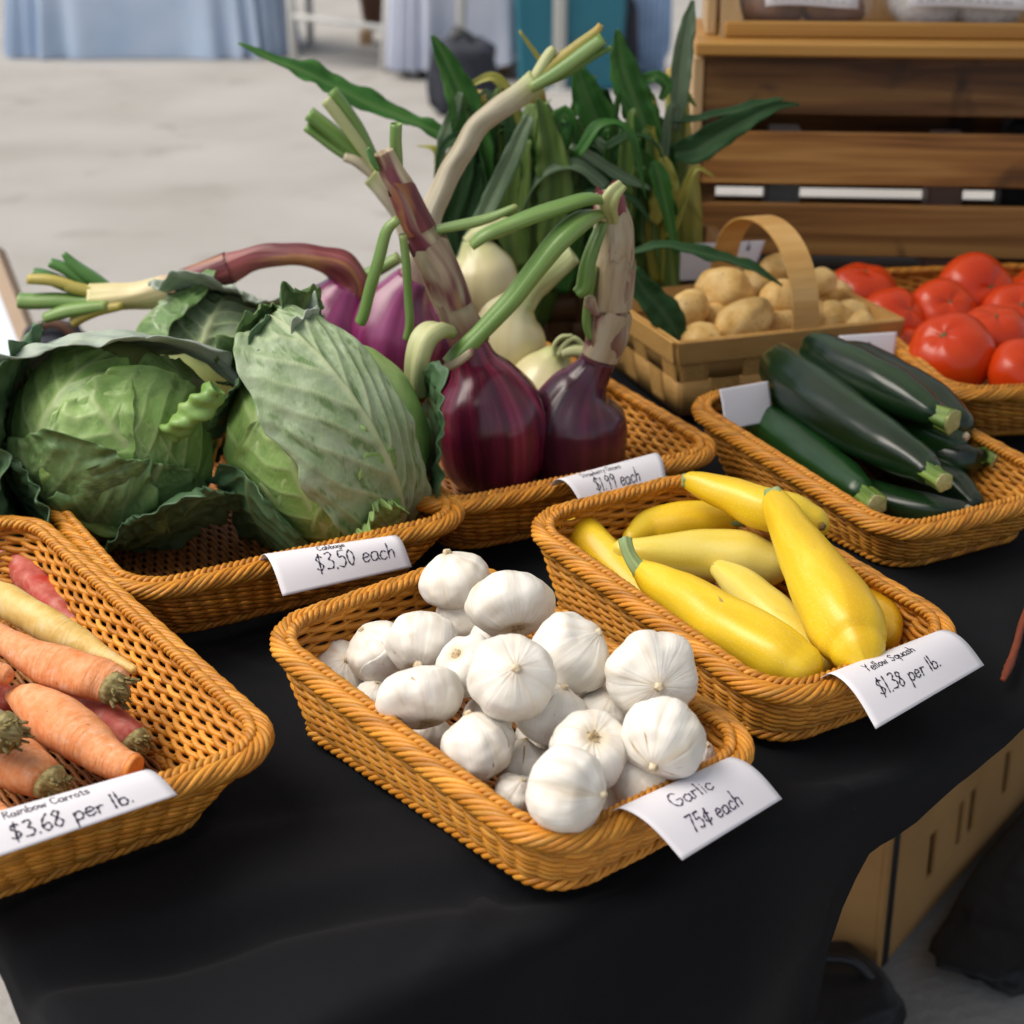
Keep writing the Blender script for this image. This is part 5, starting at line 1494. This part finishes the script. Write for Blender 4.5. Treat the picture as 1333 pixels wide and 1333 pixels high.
# ------------------------------------------------------------------ price cards with handwriting
GL = {
    'a': (.52, ['.42,.42 .25,.5 .07,.36 .07,.1 .22,.0 .4,.15 .43,.45', '.43,.45 .42,.12 .5,.0']),
    'b': (.5, ['.1,1 .09,.5 .09,.02', '.09,.3 .25,.47 .42,.35 .4,.08 .22,.0 .09,.1']),
    'c': (.45, ['.4,.4 .25,.5 .07,.33 .08,.1 .24,.0 .4,.1']),
    'e': (.48, ['.08,.25 .4,.3 .36,.46 .2,.5 .07,.3 .1,.06 .26,.0 .42,.1']),
    'g': (.5, ['.42,.42 .25,.5 .07,.36 .09,.1 .24,.02 .41,.18', '.43,.46 .42,-.15 .3,-.35 .08,-.28']),
    'h': (.5, ['.1,1 .1,.5 .08,0', '.09,.28 .26,.48 .4,.38 .4,.0']),
    'i': (.22, ['.11,.48 .1,0', '.12,.66 .13,.7']),
    'l': (.22, ['.12,1 .1,.5 .1,0']),
    'n': (.52, ['.09,.48 .09,0', '.09,.28 .26,.5 .41,.38 .42,0']),
    'o': (.48, ['.25,.5 .08,.36 .08,.12 .24,.0 .4,.14 .4,.36 .25,.5']),
    'p': (.5, ['.09,.48 .09,.1 .08,-.38', '.09,.34 .26,.5 .42,.36 .38,.08 .2,.02 .09,.12']),
    'q': (.5, ['.4,.4 .25,.5 .08,.36 .1,.1 .25,.02 .4,.2', '.42,.48 .41,.0 .42,-.36']),
    'r': (.38, ['.09,.48 .1,.2 .09,0', '.1,.28 .2,.46 .35,.44']),
    's': (.4, ['.34,.44 .2,.5 .09,.38 .2,.26 .33,.14 .2,.0 .05,.06']),
    't': (.36, ['.18,.85 .17,.4 .18,.05 .3,.02', '.03,.52 .33,.54']),
    'u': (.52, ['.08,.48 .08,.12 .22,.0 .38,.14 .42,.48', '.42,.48 .42,.1 .5,0']),
    'w': (.62, ['.05,.48 .15,.02 .3,.4', '.3,.4 .42,.02 .55,.5']),
    'y': (.48, ['.07,.48 .22,.1', '.42,.5 .24,.06 .08,-.34']),
    'C': (.6, ['.52,.82 .35,.96 .1,.75 .08,.3 .25,.02 .52,.12']),
    'G': (.7, ['.56,.84 .36,.98 .1,.7 .1,.25 .34,.0 .58,.2 .6,.42', '.6,.42 .38,.42']),
    'O': (.66, ['.33,.98 .1,.75 .08,.28 .3,.0 .55,.25 .55,.72 .33,.98']),
    'S': (.55, ['.46,.86 .28,.98 .1,.76 .26,.52 .45,.3 .28,.02 .06,.14']),
    'R': (.6, ['.1,.96 .1,.5 .09,0', '.1,.95 .4,.96 .46,.7 .3,.52 .12,.5', '.25,.5 .5,0']),
    'Y': (.56, ['.05,.96 .26,.5', '.5,.98 .26,.48 .22,0']),
    '$': (.56, ['.46,.82 .28,.92 .1,.74 .26,.5 .45,.3 .28,.08 .06,.18', '.3,1.08 .26,.5 .24,-.1']),
    '0': (.52, ['.26,.98 .09,.7 .09,.28 .24,.0 .42,.28 .42,.7 .26,.98']),
    '1': (.26, ['.14,.98 .13,.5 .12,0']),
    '3': (.5, ['.08,.9 .3,.98 .4,.78 .22,.54', '.22,.54 .44,.36 .36,.06 .06,.06']),
    '5': (.52, ['.44,.96 .14,.95', '.14,.95 .1,.56 .34,.58 .44,.3 .3,.02 .06,.08']),
    '6': (.5, ['.38,.96 .16,.66 .08,.26 .24,.0 .42,.18 .32,.42 .1,.3']),
    '7': (.5, ['.05,.94 .44,.96', '.44,.96 .28,.5 .18,0']),
    '8': (.5, ['.4,.84 .24,.97 .1,.78 .26,.54 .42,.24 .24,.0 .08,.22 .25,.52 .4,.84']),
    '9': (.5, ['.4,.78 .26,.96 .09,.76 .2,.54 .4,.74', '.41,.8 .38,.4 .34,0']),
    '.': (.2, ['.09,.0 .11,.05']),
    '\u00a2': (.48, ['.42,.52 .25,.64 .08,.44 .1,.2 .26,.1 .43,.22', '.34,.85 .2,-.08']),
    ' ': (.34, []),
}


def card(name_lab, cat_lab, TL, TR, BL, BR, z1, z2, lines, bulge=.006, ink='ink', lip=.018, group='handwritten price cards', yy=None, flip=0.0):
    """sheet bent over a rim: crease corners TL,TR and hanging corners BL,BR given as photo pixels at heights z1, z2"""
    if yy is None:
        a, b, c, d = pt(*TL, z1), pt(*TR, z1), pt(*BL, z2), pt(*BR, z2)
    else:
        a, b, c, d = at(*TL, yy[0]), at(*TR, yy[1]), at(*BL, yy[2]), at(*BR, yy[3])
    n = nrm(np.cross(b - a, a - c)); n = n if np.dot(n, np.array([0, 0, TZ + H]) - a) > 0 else -n
    w = np.linalg.norm(b - a); h = np.linalg.norm(c - a)
    out = nrm((c - a) + (d - b))

    def S(x, y, o=0.0):
        # x 0..1 across, y 0..1 down from the crease, o above the paper
        p = (a * (1 - x) + b * x) * (1 - y) + (c * (1 - x) + d * x) * y
        k = math.sin(math.pi * min(1, y) ** .75) if y > 0 else 0
        p = p + n * (bulge * k + o) + n * flip * max(0, x - .72) ** 2 * max(0, y - .4) * 9
        if y < 0:
            q = -y * h
            p = a * (1 - x) + b * x + n * o - out * q * .55 - np.array([0, 0, 1.]) * q * .75
        return p
    root = thing('price_card', name_lab, cat_lab, (a + b) / 2, 0, group)
    sh = mesh('paper_sheet', [grid(lambda u, v: S(u, -lip / h + (1 + lip / h) * v), 20, 26)], M['paper'], root)
    so = sh.modifiers.new('thickness', 'SOLIDIFY'); so.thickness = .0003; so.offset = 0
    parts = []
    for (txt, x0, y0, size, xs, slant, wd) in lines:
        # x0,y0 baseline start as fractions; size = cap height in metres, xs = width factor
        cx = x0 * w
        rg = random.Random(txt)
        for ch in txt:
            adv, strokes = GL[ch]
            jy = rg.uniform(-.03, .03); js = rg.uniform(.94, 1.07)
            for st in strokes:
                P = np.array([[float(q) for q in s_.split(',')] for s_ in st.split()])
                if len(P) > 2: P = catmull(P, 5)
                P = P * js; X = cx + (P[:, 0] + slant * P[:, 1]) * size * xs; Yv = y0 * h - (P[:, 1] + jy) * size
                Q = np.stack([X, Yv], 1)
                T = nrm(np.gradient(Q, axis=0)) if len(Q) > 1 else None
                Nn = np.stack([-T[:, 1], T[:, 0]], 1)
                Q = np.vstack([Q[:1] - T[:1] * wd * .6, Q, Q[-1:] + T[-1:] * wd * .6]); Nn = np.vstack([Nn[:1], Nn, Nn[-1:]])
                V = []
                for i in range(len(Q)):
                    ww = wd * 1.2 * (.55 + .25 * math.sin(i * 1.3 + cx * 900)) * (.5 if i in (0, len(Q) - 1) else 1)
                    for s_ in (-1, 1):
                        q = Q[i] + Nn[i] * ww * s_
                        V.append(S(q[0] / w, q[1] / h, 0.00045 + .00001 * (len(parts) % 7)))
                F = [(2 * i, 2 * i + 1, 2 * i + 3, 2 * i + 2) for i in range(len(Q) - 1)]
                parts.append(dict(v=np.array(V), f=F))
            cx += adv * size * xs * 1.02
    if parts: mesh('handwriting', parts, M[ink], root)
    return w, h


CARDS = [
    ('price card reading Garlic 75\u00a2 each on the garlic basket', (803, 1052), (948, 986), (888, 1120), (1018, 1040), .066, .047,
     [('Garlic', .25, .42, .0120, 1.22, .15, .00075), ('75\u00a2 each', .22, .80, .0125, 1.0, .15, .00080)], .007, 'ink_purple'),
    ('price card reading Yellow Squash $1.38 per lb. on the squash basket', (1077, 877), (1222, 821), (1140, 949), (1281, 866), .067, .049,
     [('Yellow Squash', .20, .30, .0090, .95, .1, .0007), ('$1.38 per lb.', .16, .70, .0140, .92, .12, .0008)], .008, 'ink'),
    ('price card reading Strawberry Onions $1.99 each on the onion basket', (722, 625), (852, 590), (757, 658), (868, 630), .083, .068,
     [('Strawberry Onions', .17, .34, .0070, .86, .1, .0005), ('$1.99 each', .22, .80, .0135, 1.0, .1, .0008)], .008, 'ink'),
    ('price card reading Cabbage $3.50 each on the cabbage basket', (342, 722), (512, 698), (368, 776), (536, 738), .081, .062,
     [('Cabbage', .37, .28, .0085, .75, .1, .0006), ('$3.50 each', .30, .74, .0175, .84, .1, .0008)], .009, 'ink'),
    ('price card reading Rainbow Carrots $3.68 per lb. on the carrot basket', (-48, 1070), (186, 1004), (-22, 1122), (231, 1035), .090, .084,
     [('Rainbow Carrots', .17, .40, .0080, .92, .1, .0006), ('$3.68 per lb.', .16, .86, .0120, 1.12, .05, .0008)], .006, 'ink'),
]
for c in CARDS:
    card(c[0], 'price card', c[1], c[2], c[3], c[4], c[5], c[6], c[7], c[8], c[9])
# cards whose small writing is too soft to read: only worn lines of ink
card('white card against the front right corner of the potato basket', 'price card', (1092, 437), (1168, 432), (1098, 490), (1161, 483), 0, 0, [('ooooo', .38, .28, .006, .8, .1, .0006), ('ol oo', .45, .66, .014, .5, .1, .0007)], .001, 'ink', .004, yy=(1.86, 1.885, 1.835, 1.86))
card('white card standing in the back left corner of the zucchini basket', 'price card', (936, 507), (1000, 496), (944, 560), (1006, 548), 0, 0, [], .001, 'ink', .004, yy=(1.655, 1.70, 1.625, 1.67))
card('white card behind the potato basket under the corn', 'price card', (884, 318), (996, 313), (880, 366), (978, 362), 0, 0, [('lo', .80, .25, .012, .7, .1, .001)], .001, 'ink', .004, yy=(2.115, 2.16, 2.095, 2.14))

# ------------------------------------------------------------------ under and around the table
e1 = np.array([.60, .80, 0]); e1 = nrm(e1); e2 = np.array([-e1[1], e1[0], 0])
b0 = gp(1140, 1275)
crt = thing('cardboard_box', 'cardboard box with slotted side on the ground under the table end', 'box', b0, 0)
ba = math.atan2(e1[1], e1[0])
BH = .55
# long side as a frame with five slots
LB, WB = .62, .30


def bx(a, c, z, sz): return box(b0 + e1 * a + e2 * c + np.array([0, 0, z]), sz, ba, .001)


side = [bx(LB / 2, .003, .0425, (LB, .006, .065)), bx(LB / 2, .003, .3775, (LB, .006, .465))]
xs = [0, .138, .160, .233, .249, .272, .292, .396, .417, .518, .537, LB]
for i in range(0, len(xs) - 1, 2):
    side.append(bx((xs[i] + xs[i + 1]) / 2, .003, .11, (xs[i + 1] - xs[i], .006, .07)))
mesh('side_panel', side, M['carton'], crt)
mesh('end_panel', [bx(.003, WB / 2 + .003, .31, (.006, WB - .006, .60))], M['carton'], crt)
mesh('end_panel', [bx(LB - .003, WB / 2 + .003, .31, (.006, WB - .006, .60))], M['carton'], crt)
mesh('side_panel', [bx(LB / 2, WB - .003, .31, (LB - .012, .006, .60))], M['carton'], crt)
mesh('bottom_panel', [bx(LB / 2, WB / 2, .013, (LB - .014, WB - .014, .006))], M['carton'], crt)
mesh('dark_tape', [bx(.022, -.0012, .30, (.016, .002, .58))], M['black'], crt)


def blob(nm, lb, cat, c, s, m, part='body', seed=1, rz=0.0, group=None):
    root = thing(nm, lb, cat, (c[0], c[1], 0), rz, group)
    V = []; nt, nf = 48, 30
    for i in range(nf + 1):
        for j in range(nt):
            a = math.pi * i / nf; b = 2 * math.pi * j / nt
            d = Vector((math.sin(a) * math.cos(b), math.sin(a) * math.sin(b), math.cos(a)))
            f = lambda x: math.copysign(abs(x) ** .6, x)
            q = np.array([f(d.x), f(d.y), f(d.z)]) * (1 + .12 * mnoise.noise(d * 2 + Vector((seed, 0, 0))) + .05 * mnoise.noise(d * 6 + Vector((seed, 3, 0))))
            q = q * np.array(s) / 2
            V.append((q[0] * math.cos(rz) - q[1] * math.sin(rz) + c[0], q[0] * math.sin(rz) + q[1] * math.cos(rz) + c[1], max(.003, q[2] + s[2] / 2)))
    F = [(i * nt + j, (i + 1) * nt + j, (i + 1) * nt + (j + 1) % nt, i * nt + (j + 1) % nt) for i in range(nf) for j in range(nt)]
    mesh(part, [dict(v=np.array(V), f=F)], M[m], root)
    return root


q = gp(1300, 1180)
r_ = blob('black_bag', 'flat black bag lying on the ground along the cardboard box', 'bag', tuple((b0 + e1 * .43 - e2 * .105)[:2]), (.74, .18, .038), 'bag_black', seed=4, rz=ba)
mesh('strap', [sweep(catmull([tuple(b0 + e1 * a_ - e2 * .12 + np.array([0, 0, z_])) for a_, z_ in ((.3, .025), (.36, .05), (.48, .05), (.54, .025))], 8), np.full(25, .008), 8)], M['black'], r_)
q = gp(1072, 1322)
r_ = blob('black_bag', 'small black bag on the ground in front of the near corner of the cardboard box', 'bag', (q[0], q[1]), (.17, .17, .06), 'bag_black', seed=9, rz=.4)
mesh('strap', [sweep(catmull([(q[0] - .05, q[1], .05), (q[0] - .02, q[1] + .01, .075), (q[0] + .03, q[1] + .01, .075), (q[0] + .06, q[1], .05)], 8), np.full(25, .006), 8)], M['black'], r_)
P, R = pxpath([(1345, 775, 6), (1331, 812, 5), (1320, 850, 5), (1313, 868, 6), (1306, 884, 4)], 6, h=.008)
root = thing('cord', 'orange red cord lying on the black cloth at the right edge', 'cord', P[len(P) // 2], 0)
mesh('rope', [sweep(P, R, 10, prof=lambda t, x: 1 + .12 * math.sin(3 * t + x * 90))], M['cord'], root)

# board and bag at the left edge, behind the table
root = thing('sign_board', 'pale blue board with a tan wooden edge at the far left edge', 'sign', at(20, 470, 2.9) * [1, 1, 0], 0)
L0 = at(0, 322, 2.9); L1 = at(58, 470, 2.75)
dz = (L0[2] - .02)
fx = nrm(np.array([L1[0] - L0[0], L1[1] - L0[1], 0]))
P0 = np.array([L0[0], L0[1], L0[2]])
dirn = nrm(L1 - L0); ln = P0[2] / -dirn[2]
Pb = P0 + dirn * ln
lft = np.array([-.9, .35, 0])
def slab(p, q, off, w, th_, m, nm):
    nn = nrm(np.cross(q - p, lft)); l_ = nrm(lft)
    a = [p + l_ * off, q + l_ * off, q + l_ * (off + w), p + l_ * (off + w)]
    V = np.array([x + nn * th_ / 2 for x in a] + [x - nn * th_ / 2 for x in a])
    mesh(nm, [dict(v=V, f=[(0, 1, 2, 3), (7, 6, 5, 4), (0, 4, 5, 1), (1, 5, 6, 2), (2, 6, 7, 3), (3, 7, 4, 0)])], M[m], root, smooth=False)
slab(P0, Pb, 0, .032, .03, 'tan_edge', 'edge_rail')
slab(P0, Pb, .032, .50, .018, 'sign_white', 'panel')
q = at(36, 462, 2.5)
r_ = blob('navy_bag', 'dark navy bag on the ground behind the left cabbage', 'bag', (q[0], q[1] + .15), (.15, .2, q[2] - .01), 'navy', seed=2)
mesh('handle', [sweep(catmull([(q[0] - .04, q[1] + .15, q[2] - .05), (q[0] - .02, q[1] + .15, q[2]), (q[0] + .02, q[1] + .15, q[2]), (q[0] + .05, q[1] + .15, q[2] - .05)], 8), np.full(25, .008), 8)], M['brown'], r_)

# ------------------------------------------------------------------ stalls across the square


def skirt(nm, lb, x0, x1, Y0, Y1, m, hem=.02, seed=0, group=None, tuck=0.0):
    """another stall's table: board on legs under a draped cloth"""
    root = thing(nm, lb, 'table', ((x0 + x1) / 2, (Y0 + Y1) / 2, 0), 0, group)
    cx, cyy = (x0 + x1) / 2, (Y0 + Y1) / 2
    a, b = (x1 - x0) / 2, (Y1 - Y0) / 2
    mesh('tabletop', [box((cx, cyy, .735), (2 * a - .02, 2 * b - .02, .03))], M['table'], root)
    for sx in (-1, 1):
        for sy in (-1, 1):
            mesh('leg', [sweep([(cx + sx * (a - .12), cyy + sy * (b - .12), 0), (cx + sx * (a - .12), cyy + sy * (b - .12), .72)], [.016, .016], 10, 'flat', 'flat')], M['white_metal'], root)

    def fn(u, v):
        th = 2 * math.pi * u
        ex = .35
        c, s = math.cos(th), math.sin(th)
        x = math.copysign(abs(c) ** ex, c); y = math.copysign(abs(s) ** ex, s)
        if v < .3:
            k = v / .3
            return (cx + a * x * k, cyy + b * y * k, .755)
        k = (v - .3) / .7
        fold = (.030 * math.sin(th * 26 + seed) + .05 * mnoise.noise(Vector((c * 5, s * 5, seed)))) * k
        hz = hem + .03 * mnoise.noise(Vector((c * 3, s * 3, seed + 4))) + tuck * max(0, x) ** 2
        sc = 1 + .05 * k
        nl = math.hypot(x * b, y * a)
        return (cx + a * x * sc + fold * x, cyy + b * y * sc + fold * y, .755 - k * (.755 - max(.006, hz)))
    o = mesh('cloth', [grid(fn, 240, 24)], M[m], root)
    return root


A_ = gp(78, 44); B_ = gp(215, 77); C_ = gp(375, 62)
skirt('skirted_table', 'distant stall table with a pale blue floor length cloth', A_[0], C_[0] - .02, B_[1], B_[1] + .9, 'blue_cloth', .0, 1)
D_ = gp(520, 62)
skirt('skirted_table', 'distant stall table with a greyish white cloth, right of the white folding table', gp(535, 50)[0], gp(708, 50)[0], 9.6, 10.5, 'lilac_cloth', .05, 2, tuck=.28)
# white folding table between them
lg = gp(500, 93)
ft = thing('folding_table', 'white legged folding table in front of the distant skirts', 'table', (gp(442, 88)[0], lg[1] + .2, 0), 0)
xl, xr = gp(384, 80)[0], lg[0]
for x, y in ((xl, lg[1] + .35), (xr, lg[1])):
    mesh('leg', [sweep([(x, y, 0), (x + (.06 if x == xr else 0), y, .74)], [.026, .026], 12, 'flat', 'flat')], M['white_metal'], ft)
    mesh('leg', [sweep([(x + .02, y + .75, 0), (x + .02, y + .75, .74)], [.024, .024], 12, 'flat', 'flat')], M['white_metal'], ft)
mesh('crossbar', [sweep([(xl, lg[1] + .35, .27), (xr + .02, lg[1], .24)], [.018, .018], 10, 'flat', 'flat')], M['white_metal'], ft)
mesh('tabletop', [box(((xl + xr) / 2 + .1, lg[1] + .5, .76), (xr - xl + .4, 1.0, .035))], M['white_metal'], ft)
# brown planter on tan feet
q = gp(485, 70)
pl = thing('planter', 'brown tapered planter on tan wooden feet behind the folding table', 'planter', (q[0], q[1] + .5, 0))
mesh('pot', [sweep([(q[0], q[1] + .5, .09), (q[0], q[1] + .5, .3), (q[0], q[1] + .5, .62)], [.085, .12, .17], 28, 'flat', 'hollow')], M['brown'], pl)
for dx, dy in ((-.07, -.06), (.07, -.06), (-.07, .07), (.07, .07)):
    mesh('foot', [box((q[0] + dx * 1.1, q[1] + .5 + dy, .045), (.07, .07, .09), 0, .008)], M['tan'], pl)
# black canopy weight at the far left
q = gp(50, 60)
cw = thing('canopy_weight', 'black canopy leg weight standing left of the pale blue skirt', 'weight', (q[0], q[1], 0))
mesh('column', [sweep([(q[0], q[1], 0), (q[0], q[1], .12), (q[0] + .015, q[1], .62)], [.078, .078, .070], 24, 'flat', 'flat')], M['black'], cw)
mesh('knob', [sweep([(q[0] - .07, q[1], .17), (q[0] - .13, q[1], .175)], [.022, .03], 12, 'flat', 'round')], M['black'], cw)
mesh('pole', [sweep([(q[0], q[1], .62), (q[0], q[1], 2.3)], [.022, .022], 12, 'flat', 'flat')], M['white_metal'], cw)
# second canopy leg with a dark sand bag
q = gp(607, 110)
cp = thing('canopy_stand', 'white and black canopy stand with a dark sandbag at its foot', 'canopy stand', (q[0], q[1], 0))
mesh('pole', [sweep([(q[0] - .03, q[1], .02), (q[0] + .01, q[1], 2.3)], [.028, .028], 14, 'flat', 'flat')], M['white_metal'], cp)
mesh('black_joint', [sweep([(q[0] - .02, q[1], .48), (q[0] - .015, q[1], .56)], [.036, .036], 14, 'flat', 'flat')], M['black'], cp)
mesh('black_brace', [sweep([(q[0] - .10, q[1], .12), (q[0] - .03, q[1], .30)], [.06, .035], 14, 'flat', 'flat')], M['black'], cp)
q = gp(572, 150)
r_ = blob('sandbag', 'dark navy sandbag lying on the ground behind the corn', 'sandbag', (q[0] + .12, q[1] + .05), (.34, .30, .36), 'navy', seed=6)
mesh('handle', [sweep(catmull([(q[0] + .06, q[1], .30), (q[0] + .09, q[1], .38), (q[0] + .15, q[1], .38), (q[0] + .18, q[1], .30)], 8), np.full(25, .014), 8)], M['black'], r_)
# cardboard box, teal tote, white pole and checked cloth farther right
q = gp(652, 98)
cbx = thing('cardboard_box', 'upright brown cardboard box beside the teal tote across the square', 'box', (q[0], q[1], 0))
mesh('body', [box((q[0], q[1] + .1, .17), (.115, .2, .34), 0, .004)], M['tan'], cbx)
mesh('flap', [box((q[0], q[1] - .004, .31), (.11, .006, .06), 0, .001)], M['tan'], cbx)
q = gp(742, 120)
tt_ = thing('teal_tote', 'large teal plastic tote under the far stall', 'tote', (q[0], q[1], 0))
mesh('body', [xf(box((0, 0, .30), (.60, .45, .60), 0, .02), lambda p: (q[0] + p[0] * (.9 + .17 * p[2]), q[1] + .25 + p[1] * (.9 + .17 * p[2]), p[2]))], M['teal'], tt_)
mesh('lid', [box((q[0], q[1] + .25, .615), (.64, .49, .03), 0, .01)], M['navy'], tt_)
q2 = gp(726, 108)
po = thing('canopy_pole', 'white canopy pole in front of the teal tote', 'pole', (q2[0], q2[1] - .3, 0))
mesh('pole', [sweep([(q2[0], q2[1] - .3, .012), (q2[0], q2[1] - .3, 2.4)], [.036, .036], 16, 'flat', 'flat')], M['white_metal'], po)
mesh('foot_plate', [box((q2[0], q2[1] - .3, .006), (.14, .14, .012), 0, .002)], M['white_metal'], po)
q = gp(800, 110)
r_ = blob('storage_bag', 'dark navy storage bag right of the teal tote', 'bag', (q[0], q[1] + .1), (.26, .3, .48), 'navy', seed=12)
mesh('handle', [sweep(catmull([(q[0] - .06, q[1], .44), (q[0] - .04, q[1], .54), (q[0] + .04, q[1], .54), (q[0] + .06, q[1], .44)], 8), np.full(25, .012), 8)], M['black'], r_)
q = gp(842, 100)
r_ = blob('checked_bag', 'blue and white checked bag beside the crate, across the square', 'bag', (q[0], q[1] + .1), (.26, .26, .62), 'plaid', seed=14)
mesh('handle', [sweep(catmull([(q[0] - .06, q[1], .56), (q[0] - .04, q[1], .66), (q[0] + .04, q[1], .66), (q[0] + .06, q[1], .56)], 8), np.full(25, .012), 8)], M['lilac_cloth'], r_)

# ------------------------------------------------------------------ unseen canopy added to shade the right side, open to the left
cn = thing('shade_canopy', 'unseen white fabric canopy added to shade the right of the stall', 'canopy', (1.55, 2.3, 0), 0)
KX0, KX1, KY0, KY1, KZ0, KZ1 = -.55, 3.1, .9, 3.9, 2.25, 2.85
def roof(u, v):
    x = KX0 + (KX1 - KX0) * u; y = KY0 + (KY1 - KY0) * v
    k = max(abs(u * 2 - 1), abs(v * 2 - 1))
    return (x, y, KZ0 + (KZ1 - KZ0) * (1 - k) ** .9)
mesh('roof_fabric', [grid(roof, 24, 24)], M['canopy'], cn)
for x, y in ((KX1 - .05, KY0 + .05), (KX1 - .05, KY1 - .05), (1.9, KY1 - .02)):
    mesh('pole', [sweep([(x, y, 0), (x, y, KZ0)], [.02, .02], 12, 'flat', 'flat')], M['white_metal'], cn)
